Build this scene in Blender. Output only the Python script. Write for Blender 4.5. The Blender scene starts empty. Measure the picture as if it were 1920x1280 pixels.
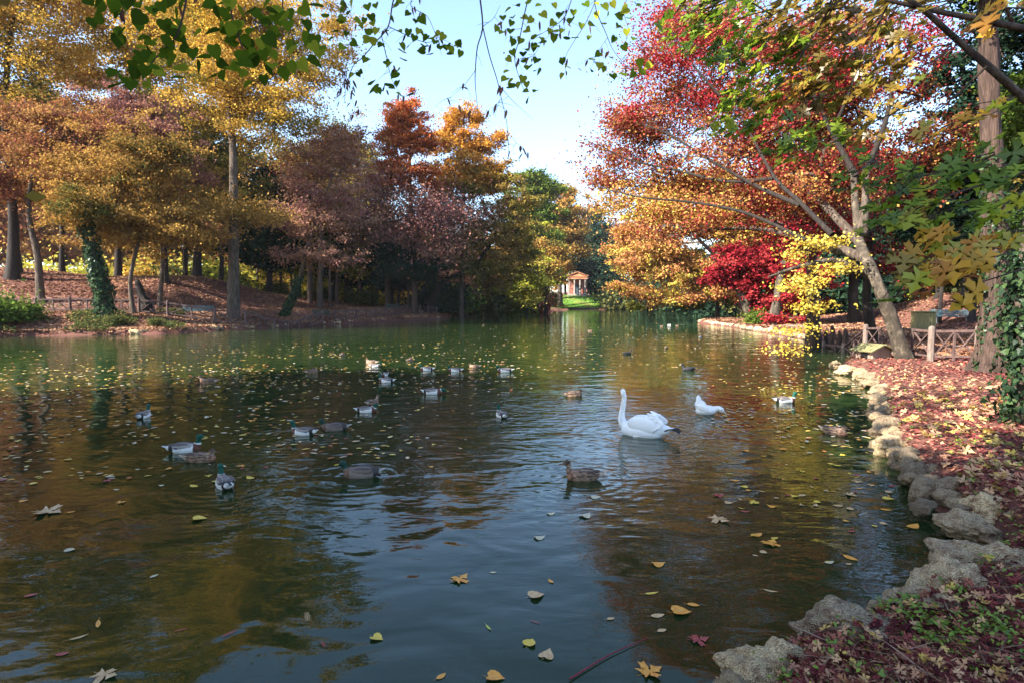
import bpy, bmesh, math
import numpy as np
from mathutils import Vector, Matrix, noise as mnoise

# ------------------------------------------------------------------ basics
scene = bpy.context.scene
COL = scene.collection
rng = np.random.default_rng(11)
F = 1120.0                      # focal length in pixels of the 1920 px wide photograph
CAMH = 2.3
PITCH = math.atan((640 - 565) / F)
cp, sp = math.cos(PITCH), math.sin(PITCH)

def ray(px, py):
    u = (px - 960) / F; v = -(py - 640) / F
    return np.array([u, cp + v * sp, -sp + v * cp])
def P(px, py, Y):
    r = ray(px, py); return r * (Y / r[1]) + np.array([0, 0, CAMH])
def W(px, py, z=0.0):
    r = ray(px, py); return r * ((z - CAMH) / r[2]) + np.array([0, 0, CAMH])

def sstep(a, b, x):
    t = np.clip((x - a) / (b - a), 0, 1); return t * t * (3 - 2 * t)

# ------------------------------------------------------------------ tagging
def tag(o, label=None, cat=None, group=None, kind=None):
    if label: o['label'] = label
    if cat: o['category'] = cat
    if group: o['group'] = group
    if kind: o['kind'] = kind
    return o
def link(o, parent=None):
    COL.objects.link(o)
    if parent is not None: o.parent = parent
    return o
def empty(name, loc, rz=0.0):
    o = bpy.data.objects.new(name, None); o.location = [float(a) for a in loc]; o.rotation_euler = (0, 0, rz)
    o.empty_display_size = 0.2
    return link(o)
def children(o): return [c for c in bpy.data.objects if c.parent == o]
def copy_tree(o, parent=None, kids=None):
    c = o.copy(); COL.objects.link(c)
    if parent is not None: c.parent = parent
    for ch in (kids[o.name] if kids else children(o)): copy_tree(ch, c, kids)
    return c
def kidmap(o):
    m = {}
    def rec(q):
        m[q.name] = children(q)
        for k in m[q.name]: rec(k)
    rec(o); return m

# ------------------------------------------------------------------ numpy meshes
def np_mesh(name, V, faces, mat=None, tint=None, col=None, smooth=False):
    """faces: list of (n,k) int arrays"""
    me = bpy.data.meshes.new(name)
    V = np.asarray(V, dtype=np.float32)
    me.vertices.add(len(V)); me.vertices.foreach_set('co', V.ravel())
    loops = np.concatenate([f.ravel() for f in faces]).astype(np.int32)
    tot = np.concatenate([np.full(len(f), f.shape[1]) for f in faces])
    st = np.concatenate([[0], np.cumsum(tot)[:-1]]).astype(np.int32)
    me.loops.add(len(loops)); me.loops.foreach_set('vertex_index', loops)
    me.polygons.add(len(tot)); me.polygons.foreach_set('loop_start', st)
    me.update(calc_edges=True)
    if smooth: me.polygons.foreach_set('use_smooth', np.ones(len(tot), dtype=bool))
    if tint is not None:
        a = me.attributes.new('tint', 'FLOAT', 'POINT'); a.data.foreach_set('value', np.asarray(tint, dtype=np.float32))
    if col is not None:
        a = me.attributes.new('colr', 'FLOAT_COLOR', 'POINT'); a.data.foreach_set('color', np.asarray(col, dtype=np.float32).ravel())
    if mat is not None: me.materials.append(mat)
    return me
def mobj(name, me, parent=None, loc=None):
    o = bpy.data.objects.new(name, me); link(o, parent)
    if loc is not None: o.location = [float(a) for a in loc]
    return o

class MB:
    """collects simple solids into one mesh"""
    def __init__(s): s.V = []; s.Fs = []; s.n = 0
    def add(s, V, faces):
        V = np.asarray(V, float)
        s.V.append(V)
        for f in faces: s.Fs.append([i + s.n for i in f])
        s.n += len(V)
    def box(s, c, size, rz=0.0, M=None):
        x, y, z = [a / 2 for a in size]
        v = np.array([[i * x, j * y, k * z] for i in (-1, 1) for j in (-1, 1) for k in (-1, 1)])
        if M is not None: v = v @ np.array(M).T
        cz, sz = math.cos(rz), math.sin(rz)
        v = np.stack([v[:, 0] * cz - v[:, 1] * sz, v[:, 0] * sz + v[:, 1] * cz, v[:, 2]], 1) + np.array(c)
        s.add(v, [(0, 1, 3, 2), (4, 6, 7, 5), (0, 4, 5, 1), (2, 3, 7, 6), (0, 2, 6, 4), (1, 5, 7, 3)])
    def beam(s, a, b, w, h):
        a = np.array(a, float); b = np.array(b, float); d = b - a; L = np.linalg.norm(d); d /= L
        up = np.array([0, 0, 1.0]) if abs(d[2]) < 0.95 else np.array([0, 1.0, 0])
        r = np.cross(d, up); r /= np.linalg.norm(r); u = np.cross(r, d)
        v = [q + r * i * w / 2 + u * j * h / 2 for q in (a, b) for i in (-1, 1) for j in (-1, 1)]
        s.add(v, [(0, 1, 3, 2), (4, 6, 7, 5), (0, 4, 5, 1), (2, 3, 7, 6), (0, 2, 6, 4), (1, 5, 7, 3)])
    def lathe(s, c, prof, n=16):
        V = []; Fc = []
        for r, z in prof:
            for k in range(n):
                a = 2 * math.pi * k / n; V.append((c[0] + r * math.cos(a), c[1] + r * math.sin(a), c[2] + z))
        for i in range(len(prof) - 1):
            for k in range(n):
                Fc.append((i * n + k, i * n + (k + 1) % n, (i + 1) * n + (k + 1) % n, (i + 1) * n + k))
        Fc.append(tuple(range(n))[::-1]); Fc.append(tuple((len(prof) - 1) * n + k for k in range(n)))
        s.add(V, Fc)
    def prism(s, pts, y0, y1, origin=(0, 0, 0)):
        n = len(pts); o = np.array(origin, float)
        V = [o + (x, y0, z) for x, z in pts] + [o + (x, y1, z) for x, z in pts]
        Fc = [tuple(range(n)), tuple(range(n, 2 * n))[::-1]] + [(i, i + n, (i + 1) % n + n, (i + 1) % n) for i in range(n)]
        s.add(V, Fc)
    def build(s, name, mat, parent=None, bevel=0.0, smooth=False):
        me = bpy.data.meshes.new(name)
        me.from_pydata([tuple(map(float, v)) for v in np.concatenate(s.V)], [], s.Fs)
        bm = bmesh.new(); bm.from_mesh(me); bmesh.ops.recalc_face_normals(bm, faces=bm.faces)
        if bevel: bmesh.ops.bevel(bm, geom=list(bm.edges), offset=bevel, segments=1, affect='EDGES', clamp_overlap=True)
        bm.to_mesh(me); bm.free()
        if smooth: me.polygons.foreach_set('use_smooth', [True] * len(me.polygons))
        me.materials.append(mat)
        return mobj(name, me, parent)

def catmull(pts, n):
    pts = np.asarray(pts, float); m = len(pts)
    if m < 3:
        t = np.linspace(0, 1, n)[:, None]; return pts[0] * (1 - t) + pts[-1] * t
    q = np.vstack([2 * pts[0] - pts[1], pts, 2 * pts[-1] - pts[-2]])
    out = []
    for u in np.linspace(0, m - 1 - 1e-6, n):
        i = int(u); t = u - i; a, b, c, d = q[i], q[i + 1], q[i + 2], q[i + 3]
        out.append(0.5 * (2 * b + (c - a) * t + (2 * a - 5 * b + 4 * c - d) * t * t + (3 * b - a - 3 * c + d) * t ** 3))
    return np.array(out)

def tube(pts, rad, sides=10, rough=0.0, flare=None, seed=0):
    """returns V, faces for a swept tube; rough = relative radius noise"""
    pts = np.asarray(pts, float); n = len(pts); rad = np.broadcast_to(np.asarray(rad, float), (n,))
    T = np.gradient(pts, axis=0); T /= np.linalg.norm(T, axis=1)[:, None] + 1e-9
    ref = np.array([1.0, 0, 0]) if abs(T[0][0]) < 0.8 else np.array([0, 1.0, 0])
    V = np.zeros((n, sides, 3)); a = np.arange(sides) * 2 * math.pi / sides
    for i in range(n):
        r = ref - T[i] * ref.dot(T[i]); r /= np.linalg.norm(r); b = np.cross(T[i], r); ref = r
        rr = np.full(sides, rad[i])
        if rough:
            for k in range(sides):
                p = Vector((math.cos(a[k]) * 1.3 + seed, math.sin(a[k]) * 1.3, float(pts[i][2]) * 0.9 + seed))
                rr[k] *= 1 + rough * mnoise.noise(p * 1.2) + rough * 0.6 * mnoise.noise(p * 3.1)
        if flare is not None:
            rr *= 1 + flare[i] * (0.5 + 0.5 * np.cos(a * 5 + seed)) 
        V[i] = pts[i] + np.outer(np.cos(a) * rr, r) + np.outer(np.sin(a) * rr, b)
    idx = np.arange(n * sides).reshape(n, sides); j = np.roll(idx, -1, axis=1)
    Fq = np.stack([idx[:-1], j[:-1], j[1:], idx[1:]], -1).reshape(-1, 4)
    return V.reshape(-1, 3), Fq

def join_parts(parts):
    Vs, Fs, n = [], [], 0
    for V, Fq in parts:
        Vs.append(V); Fs.append(Fq + n); n += len(V)
    return np.concatenate(Vs), Fs

# ------------------------------------------------------------------ materials
def newmat(name):
    m = bpy.data.materials.new(name); m.use_nodes = True; nt = m.node_tree; nt.nodes.clear()
    out = nt.nodes.new('ShaderNodeOutputMaterial'); return m, nt, out
def nd(nt, t, **kw):
    n = nt.nodes.new(t)
    for k, v in kw.items(): setattr(n, k, v)
    return n
def ramp(nt, stops, fac=None, interp='LINEAR'):
    r = nd(nt, 'ShaderNodeValToRGB'); r.color_ramp.interpolation = interp
    while len(r.color_ramp.elements) < len(stops): r.color_ramp.elements.new(0.5)
    for e, (p, c) in zip(r.color_ramp.elements, stops):
        e.position = p; e.color = (*c, 1)
    if fac is not None: nt.links.new(fac, r.inputs[0])
    return r
def leafmat(name, cols, trans=0.4, gloss=0.0, sat=1.0):
    m, nt, out = newmat(name)
    a = nd(nt, 'ShaderNodeAttribute', attribute_name='tint')
    k = len(cols)
    r = ramp(nt, [(i / (k - 1), c) for i, c in enumerate(cols)], a.outputs['Fac'])
    d = nd(nt, 'ShaderNodeBsdfDiffuse'); t = nd(nt, 'ShaderNodeBsdfTranslucent')
    nt.links.new(r.outputs[0], d.inputs[0]); nt.links.new(r.outputs[0], t.inputs[0])
    mx = nd(nt, 'ShaderNodeMixShader'); mx.inputs[0].default_value = trans * 0.72
    nt.links.new(d.outputs[0], mx.inputs[1]); nt.links.new(t.outputs[0], mx.inputs[2])
    o = mx.outputs[0]
    if gloss:
        g = nd(nt, 'ShaderNodeBsdfGlossy'); g.inputs['Roughness'].default_value = 0.35
        m2 = nd(nt, 'ShaderNodeMixShader'); m2.inputs[0].default_value = gloss
        nt.links.new(o, m2.inputs[1]); nt.links.new(g.outputs[0], m2.inputs[2]); o = m2.outputs[0]
    nt.links.new(o, out.inputs[0]); return m
def noisemat(name, stops, scale=5.0, rough=0.8, detail=6, bump=0.0, bscale=20.0, stretch=(1, 1, 1), bdist=0.02, spec=0.3, island=0.0):
    m, nt, out = newmat(name)
    tc = nd(nt, 'ShaderNodeTexCoord'); mp = nd(nt, 'ShaderNodeMapping'); mp.inputs['Scale'].default_value = stretch
    nt.links.new(tc.outputs['Object'], mp.inputs[0])
    n = nd(nt, 'ShaderNodeTexNoise'); n.inputs['Scale'].default_value = scale; n.inputs['Detail'].default_value = detail
    n.inputs['Roughness'].default_value = 0.65
    nt.links.new(mp.outputs[0], n.inputs['Vector'])
    r = ramp(nt, stops, n.outputs[0])
    b = nd(nt, 'ShaderNodeBsdfPrincipled'); b.inputs['Roughness'].default_value = rough; b.inputs['Specular IOR Level'].default_value = spec
    nt.links.new(r.outputs[0], b.inputs['Base Color'])
    if bump:
        n2 = nd(nt, 'ShaderNodeTexNoise'); n2.inputs['Scale'].default_value = bscale; n2.inputs['Detail'].default_value = 5
        n2.inputs['Roughness'].default_value = 0.7
        nt.links.new(mp.outputs[0], n2.inputs['Vector'])
        bp = nd(nt, 'ShaderNodeBump'); bp.inputs['Strength'].default_value = bump; bp.inputs['Distance'].default_value = bdist
        nt.links.new(n2.outputs[0], bp.inputs['Height']); nt.links.new(bp.outputs[0], b.inputs['Normal'])
    nt.links.new(b.outputs[0], out.inputs[0]); return m
def plain(name, c, rough=0.6, spec=0.3):
    d = [x * 0.75 for x in c]; return noisemat(name, [(0.3, d), (0.7, c)], scale=9, rough=rough, spec=spec)

BARK = noisemat('bark_brown', [(0.3, (0.025, 0.018, 0.014)), (0.5, (0.075, 0.055, 0.04)), (0.7, (0.15, 0.115, 0.09))], scale=3.0, rough=0.95, bump=0.9, bscale=7, stretch=(3, 3, 0.6), bdist=0.06)
BARK_D = noisemat('bark_dark', [(0.3, (0.010, 0.008, 0.007)), (0.6, (0.028, 0.021, 0.017)), (0.8, (0.055, 0.042, 0.033))], scale=3.0, rough=0.95, bump=0.7, bscale=6, stretch=(3, 3, 0.5), bdist=0.05)
BARK_L = noisemat('bark_pale', [(0.32, (0.022, 0.018, 0.013)), (0.52, (0.06, 0.047, 0.034)), (0.64, (0.14, 0.11, 0.08)), (0.75, (0.08, 0.072, 0.035))], scale=3.2, rough=0.9, bump=0.8, bscale=8, stretch=(1.6, 1.6, 0.9), bdist=0.04)
BARK_R = noisemat('bark_reddish', [(0.3, (0.02, 0.013, 0.010)), (0.5, (0.065, 0.040, 0.030)), (0.72, (0.13, 0.082, 0.062))], scale=4.0, rough=0.95, bump=1.0, bscale=9, stretch=(4, 4, 0.35), bdist=0.05)
PAL = {
 'gold':   leafmat('leaf_gold', [(0.08, 0.09, 0.02), (0.24, 0.18, 0.03), (0.50, 0.31, 0.04), (0.64, 0.42, 0.08), (0.34, 0.17, 0.04), (0.16, 0.15, 0.03)], 0.45),
 'goldbrown': leafmat('leaf_gold_brown', [(0.07, 0.075, 0.02), (0.19, 0.13, 0.03), (0.32, 0.16, 0.04), (0.46, 0.28, 0.07), (0.20, 0.12, 0.035), (0.24, 0.09, 0.045)], 0.4),
 'redbrown': leafmat('leaf_red_brown', [(0.09, 0.045, 0.03), (0.20, 0.07, 0.045), (0.30, 0.115, 0.055), (0.42, 0.23, 0.07), (0.17, 0.11, 0.04), (0.22, 0.065, 0.06)], 0.4),
 'purple': leafmat('leaf_purple_brown', [(0.10, 0.05, 0.05), (0.20, 0.085, 0.08), (0.29, 0.13, 0.105), (0.36, 0.20, 0.12), (0.24, 0.09, 0.10)], 0.35),
 'rust':   leafmat('leaf_rust', [(0.22, 0.05, 0.02), (0.42, 0.09, 0.03), (0.52, 0.18, 0.04), (0.40, 0.07, 0.04), (0.30, 0.18, 0.04)], 0.4),
 'orange': leafmat('leaf_orange', [(0.24, 0.10, 0.02), (0.48, 0.20, 0.03), (0.60, 0.30, 0.05), (0.40, 0.24, 0.04), (0.30, 0.10, 0.03)], 0.4),
 'olive':  leafmat('leaf_olive', [(0.05, 0.06, 0.015), (0.12, 0.12, 0.025), (0.22, 0.18, 0.035), (0.34, 0.22, 0.05), (0.20, 0.12, 0.04)], 0.4),
 'green':  leafmat('leaf_green', [(0.03, 0.055, 0.015), (0.07, 0.12, 0.02), (0.13, 0.18, 0.03), (0.20, 0.22, 0.04)], 0.4),
 'lime':   leafmat('leaf_yellow_green', [(0.13, 0.18, 0.03), (0.30, 0.32, 0.04), (0.52, 0.46, 0.07), (0.58, 0.45, 0.12)], 0.45),
 'conifer': leafmat('leaf_conifer', [(0.008, 0.018, 0.012), (0.018, 0.040, 0.024), (0.03, 0.06, 0.03)], 0.15),
 'crimson': leafmat('leaf_crimson', [(0.12, 0.012, 0.016), (0.24, 0.016, 0.024), (0.34, 0.028, 0.036), (0.42, 0.07, 0.06), (0.18, 0.014, 0.022)], 0.45),
 'sunset': leafmat('leaf_sunset', [(0.09, 0.02, 0.02), (0.20, 0.035, 0.035), (0.28, 0.05, 0.045), (0.44, 0.25, 0.07), (0.25, 0.045, 0.04), (0.32, 0.08, 0.045), (0.54, 0.37, 0.09), (0.17, 0.028, 0.03)], 0.42),
 'peach':  leafmat('leaf_peach', [(0.24, 0.24, 0.05), (0.54, 0.42, 0.06), (0.60, 0.42, 0.09), (0.46, 0.20, 0.08), (0.40, 0.14, 0.07), (0.58, 0.40, 0.09), (0.34, 0.10, 0.06), (0.50, 0.44, 0.08)], 0.42),
 'yellow': leafmat('leaf_yellow', [(0.42, 0.30, 0.04), (0.60, 0.44, 0.06), (0.70, 0.54, 0.13), (0.50, 0.42, 0.06)], 0.45),
 'ivy':    leafmat('leaf_ivy', [(0.010, 0.022, 0.012), (0.025, 0.050, 0.022), (0.06, 0.10, 0.035)], 0.3, 0.01),
 'shrub':  leafmat('leaf_shrub', [(0.025, 0.04, 0.015), (0.05, 0.075, 0.022), (0.10, 0.11, 0.035), (0.18, 0.15, 0.05)], 0.35),
 'litter': leafmat('leaf_litter', [(0.055, 0.016, 0.018), (0.13, 0.030, 0.032), (0.24, 0.062, 0.055), (0.38, 0.17, 0.11), (0.52, 0.32, 0.18), (0.60, 0.42, 0.10), (0.20, 0.05, 0.055)], 0.15),
 'litterfar': leafmat('leaf_litter_far', [(0.09, 0.045, 0.03), (0.16, 0.075, 0.048), (0.27, 0.14, 0.08), (0.36, 0.21, 0.12), (0.12, 0.065, 0.035)], 0.1),
}

# ------------------------------------------------------------------ leaf scatter
QUAD = (np.array([[0, 0, 0], [0.45, 0.38, 0.06], [1, 0, 0], [0.5, -0.38, 0.06]]) - np.array([0.5, 0, 0.03]), [np.array([[0, 1, 2, 3]])])
def poly_leaf(outline, cup=0.12):
    """outline of (x,y) from stalk (0,0) round to tip; folded along the midrib"""
    o = np.array(outline, float); V = np.column_stack([o[:, 0] - 0.5, o[:, 1], np.abs(o[:, 1]) * cup])
    c = np.array([[-0.02, 0, 0]]); V = np.vstack([V, c]); n = len(o)
    return V, [np.array([[i, (i + 1) % n, n] for i in range(n)])]
def sym(half): return half + [(x, -y) for x, y in half[::-1] if abs(y) > 1e-6]
HEART = poly_leaf(sym([(0.06, 0), (-0.04, 0.2), (0.08, 0.42), (0.34, 0.46), (0.62, 0.33), (0.84, 0.12), (1.02, 0)]), 0.32)
OVAL = poly_leaf(sym([(0, 0), (0.15, 0.17), (0.42, 0.27), (0.72, 0.2), (0.92, 0.07), (1, 0)]))
MAPLE = poly_leaf(sym([(0, 0), (0.0, 0.12), (-0.14, 0.36), (0.06, 0.28), (0.12, 0.20), (0.22, 0.40), (0.26, 0.62), (0.38, 0.52), (0.54, 0.56), (0.44, 0.30), (0.40, 0.15), (0.62, 0.20), (0.66, 0.30), (0.78, 0.16), (1.05, 0)]), 0.22)
STAR = poly_leaf(sym([(0.1, 0), (-0.25, 0.35), (0.2, 0.12), (0.25, 0.6), (0.4, 0.12), (0.75, 0.35), (0.6, 0.07), (1.05, 0)]), 0.1)
LANCE = poly_leaf(sym([(0, 0), (0.25, 0.11), (0.6, 0.11), (1, 0)]))
IVYL = poly_leaf(sym([(0, 0), (-0.06, 0.3), (0.2, 0.5), (0.42, 0.28), (0.62, 0.28), (1, 0)]), 0.1)

def scatter(tmpl, pos, normal, size, heading=None, tint=None, rg=rng):
    """instances of tmpl at pos with given normals; returns V, faces, tint"""
    V0, F0 = tmpl; n = len(pos); k = len(V0)
    N = normal / (np.linalg.norm(normal, axis=1)[:, None] + 1e-9)
    h = heading if heading is not None else rg.normal(size=(n, 3))
    X = h - N * np.sum(h * N, 1)[:, None]; X /= np.linalg.norm(X, axis=1)[:, None] + 1e-9
    Y = np.cross(N, X)
    s = np.broadcast_to(size, (n,))[:, None, None]
    V = (V0[None, :, 0, None] * X[:, None] + V0[None, :, 1, None] * Y[:, None] + V0[None, :, 2, None] * N[:, None]) * s + pos[:, None]
    off = (np.arange(n) * k)[:, None, None]
    Fs = [(f[None] + off).reshape(-1, f.shape[1]) for f in F0]
    t = np.repeat(tint if tint is not None else rg.random(n), k)
    return V.reshape(-1, 3), Fs, t

def lownoise(p, s, seed=0.0):
    """cheap smooth value noise by sines in [0,1]"""
    q = p / s
    v = (np.sin(q[:, 0] * 1.7 + q[:, 1] * 0.9 + seed) + np.sin(q[:, 1] * 1.9 - q[:, 2] * 1.3 + seed * 2.1) + np.sin(q[:, 2] * 2.3 + q[:, 0] * 1.1 + seed * 0.7))
    return np.clip(0.5 + v / 5.0, 0, 1)
# ------------------------------------------------------------------ water outline and terrain
SH = [W(1868, 1040), W(1838, 1052), W(1790, 1085), W(1740, 1112), W(1690, 1135), W(1620, 1172), W(1545, 1205), W(1480, 1225), W(1425, 1250), W(1375, 1290)]
SH = [(p[0], p[1]) for p in SH] + [(0.7, 2.4), (-0.6, 1.7), (-3, 1.5), (-7, 3.2), (-15, 10.5), (-25, 20), (-37, 31), (-50, 38)]
for q in [(-80, 640), (0, 632), (150, 629), (300, 627), (400, 621), (500, 616), (600, 610), (700, 604.5), (800, 600), (838, 597.5), (852, 592), (900, 590), (960, 589), (985, 586), (1020, 582.5), (1080, 581), (1140, 581), (1200, 580.5), (1330, 580), (1450, 581),
          (1440, 590), (1380, 598), (1318, 602), (1308, 606), (1340, 610), (1380, 615), (1420, 622), (1480, 631), (1530, 641), (1570, 650), (1612, 663), (1606, 672), (1572, 687), (1596, 702), (1628, 716), (1640, 745), (1640, 775), (1650, 820), (1675, 860), (1698, 902), (1732, 945), (1790, 985), (1850, 1012), (1895, 1030)]:
    p = W(*q); SH.append((p[0], p[1]))
SH = np.array(SH)
SA, SB = SH, np.roll(SH, -1, axis=0)
def sdist(x, y):
    """distance to the shoreline, positive on land"""
    x = np.atleast_1d(np.asarray(x, float)); y = np.atleast_1d(np.asarray(y, float))
    best = np.full(x.shape, 1e9); inside = np.zeros(x.shape, bool)
    for (ax, ay), (bx, by) in zip(SA, SB):
        dx, dy = bx - ax, by - ay; L = dx * dx + dy * dy + 1e-12
        t = np.clip(((x - ax) * dx + (y - ay) * dy) / L, 0, 1)
        best = np.minimum(best, (x - ax - t * dx) ** 2 + (y - ay - t * dy) ** 2)
        c = ((ay > y) != (by > y)) & (x < (bx - ax) * (y - ay) / ((by - ay) + 1e-12) + ax)
        inside ^= c
    d = np.sqrt(best); return np.where(inside, -d, d)
def gauss(x, y, c, s): return np.exp(-((x - c[0]) ** 2 + (y - c[1]) ** 2) / (2 * s * s))
def at(px, d): return ((px - 960) / F * d, d)
def H(x, y, sd=None):
    x = np.atleast_1d(np.asarray(x, float)); y = np.atleast_1d(np.asarray(y, float))
    if sd is None: sd = sdist(x, y)
    ang = x / np.maximum(y, 1.0)
    left = sstep(0.02, -0.12, ang) * sstep(8, 20, y) + (x < -10) * (y <= 8) * 1.0
    left = np.clip(left, 0, 1)
    farw = sstep(90, 140, y)
    right = np.clip(1 - left, 0, 1) * (1 - farw)
    bank = 0.36 + 0.02 * np.sin(x * 1.7) * np.cos(y * 1.3)
    z = -0.85 + (bank + 0.85) * sstep(-0.7, 0.45, sd)
    land = np.clip(sd, 0, None)
    z = z + left * (1 - farw) * 1.05 * sstep(0.3, 7.5, land)
    hm = sstep(9, 17, land)
    z = z + hm * left * (4.2 * gauss(x, y, at(20, 62), 9) + 2.5 * gauss(x, y, at(365, 64), 6.5) + 1.2 * gauss(x, y, at(560, 75), 9))
    z = z + right * (0.10 * sstep(0, 4, land) + 0.15 * sstep(4, 12, land)) + hm * right * (3.4 * gauss(x, y, at(1590, 46), 7.5) + 0.8 * gauss(x, y, at(1900, 45), 10))
    z = z + farw * 3.7 * sstep(1, 26, land)
    z = z + 0.05 * np.sin(x * 0.9 + 1) * np.sin(y * 0.7) * sstep(0.5, 3, land) + 3.0 * sstep(60, 160, land)
    return z
def Hs(x, y): return float(H(x, y)[0])
def ground_at(px, d, dz=0.0):
    x, y = at(px, d); return np.array([x, y, Hs(x, y) + dz])

def ground_mat():
    m, nt, out = newmat('leafy_ground')
    tc = nd(nt, 'ShaderNodeTexCoord')
    n1 = nd(nt, 'ShaderNodeTexNoise'); n1.inputs['Scale'].default_value = 0.9; n1.inputs['Detail'].default_value = 8
    n2 = nd(nt, 'ShaderNodeTexVoronoi'); n2.inputs['Scale'].default_value = 14
    n3 = nd(nt, 'ShaderNodeTexNoise'); n3.inputs['Scale'].default_value = 30; n3.inputs['Detail'].default_value = 6
    for n in (n1, n2, n3): nt.links.new(tc.outputs['Object'], n.inputs['Vector'])
    r1 = ramp(nt, [(0.3, (0.05, 0.022, 0.018)), (0.5, (0.10, 0.045, 0.035)), (0.68, (0.15, 0.08, 0.05)), (0.8, (0.07, 0.07, 0.03))], n1.outputs[0])
    r2 = ramp(nt, [(0.25, (0.06, 0.02, 0.02)), (0.45, (0.18, 0.07, 0.05)), (0.6, (0.10, 0.05, 0.04)), (0.75, (0.24, 0.13, 0.08))], n3.outputs[0])
    mx = nd(nt, 'ShaderNodeMixRGB', blend_type='MIX'); mx.inputs[0].default_value = 0.6
    nt.links.new(r1.outputs[0], mx.inputs[1]); nt.links.new(r2.outputs[0], mx.inputs[2])
    b = nd(nt, 'ShaderNodeBsdfPrincipled'); b.inputs['Roughness'].default_value = 0.95; b.inputs['Specular IOR Level'].default_value = 0.15
    nt.links.new(mx.outputs[0], b.inputs['Base Color'])
    bp = nd(nt, 'ShaderNodeBump'); bp.inputs['Strength'].default_value = 0.8; bp.inputs['Distance'].default_value = 0.04
    nt.links.new(n3.outputs[0], bp.inputs['Height']); nt.links.new(bp.outputs[0], b.inputs['Normal'])
    nt.links.new(b.outputs[0], out.inputs[0]); return m

def build_ground():
    nr, na = 230, 560
    r = 0.4 * (420 / 0.4) ** (np.linspace(0, 1, nr))
    a = np.concatenate([np.linspace(-0.85, 0.85, 440), np.linspace(0.85, 2 * math.pi - 0.85, na - 440 + 2)[1:-1]])
    R, A = np.meshgrid(r, a, indexing='ij')
    X, Y = R * np.sin(A), R * np.cos(A)
    Z = H(X.ravel(), Y.ravel())
    V = np.column_stack([X.ravel(), Y.ravel(), Z]); V = np.vstack([V, [0, 0, Hs(0, 0)]])
    na_ = len(a); idx = np.arange(nr * na_).reshape(nr, na_); j = np.roll(idx, -1, axis=1)
    Fq = np.stack([idx[:-1], idx[1:], j[1:], j[:-1]], -1).reshape(-1, 4)
    c = len(V) - 1; Ft = np.stack([idx[0], j[0], np.full(na_, c)], -1)
    me = np_mesh('ground', V, [Fq, Ft], ground_mat(), smooth=True)
    o = mobj('ground', me); tag(o, kind='structure')
build_ground()

def sheet(name, xs, ys, lift, mat, keep=None):
    X, Y = np.meshgrid(xs, ys, indexing='ij'); sd = sdist(X.ravel(), Y.ravel())
    Z = H(X.ravel(), Y.ravel(), sd) + lift
    V = np.column_stack([X.ravel(), Y.ravel(), Z]); ny = len(ys); idx = np.arange(X.size).reshape(X.shape)
    Fq = np.stack([idx[:-1, :-1], idx[1:, :-1], idx[1:, 1:], idx[:-1, 1:]], -1).reshape(-1, 4)
    if keep is not None:
        C = V[Fq].mean(1); Fq = Fq[keep(C, sdist(C[:, 0], C[:, 1]))]
    o = mobj(name, np_mesh(name, V, [Fq], mat, smooth=True)); tag(o, kind='structure'); return o
# grass lawn in front of the temple
GRASSM = noisemat('lawn_grass', [(0.3, (0.05, 0.10, 0.02)), (0.5, (0.09, 0.19, 0.03)), (0.65, (0.20, 0.26, 0.05)), (0.8, (0.30, 0.22, 0.07))], scale=0.35, rough=0.9, bump=0.5, bscale=3, bdist=0.1)
sheet('lawn', np.linspace(3, 36, 70), np.linspace(158, 205, 90), 0.06, GRASSM, lambda C, sd: (sd > 0.8))
PATHM = noisemat('dirt_path', [(0.3, (0.16, 0.11, 0.095)), (0.5, (0.28, 0.20, 0.17)), (0.7, (0.36, 0.27, 0.22))], scale=2.2, rough=0.95, bump=0.4, bscale=30)
def pathdist(C, pts):
    best = np.full(len(C), 1e9)
    for a, b in zip(pts[:-1], pts[1:]):
        a = np.array(a); b = np.array(b); d = b - a; t = np.clip(((C[:, :2] - a) @ d) / (d @ d), 0, 1)
        best = np.minimum(best, np.linalg.norm(C[:, :2] - a - t[:, None] * d, axis=1))
    return best
RPATH = [(33, 18.5), (24, 21.0), (18, 24), (16.5, 29), (17.5, 36), (20, 46)]
sheet('path', np.linspace(10, 34, 110), np.linspace(15, 48, 130), 0.02, PATHM, lambda C, sd: (pathdist(C, RPATH) < 2.1 + 0.2 * np.sin(C[:, 0] * 2)) & (sd > 1.2))
LPATH = [np.array(at(-120, 50)), np.array(at(200, 51.5)), np.array(at(400, 53)), np.array(at(560, 61)), np.array(at(700, 73)), np.array(at(800, 84))]
sheet('path', np.linspace(-60, -8, 150), np.linspace(44, 90, 140), 0.02, noisemat('leafy_path', [(0.3, (0.10, 0.05, 0.04)), (0.6, (0.2, 0.11, 0.085)), (0.8, (0.28, 0.18, 0.14))], scale=2, rough=0.95), lambda C, sd: (pathdist(C, LPATH) < 1.5))

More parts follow.
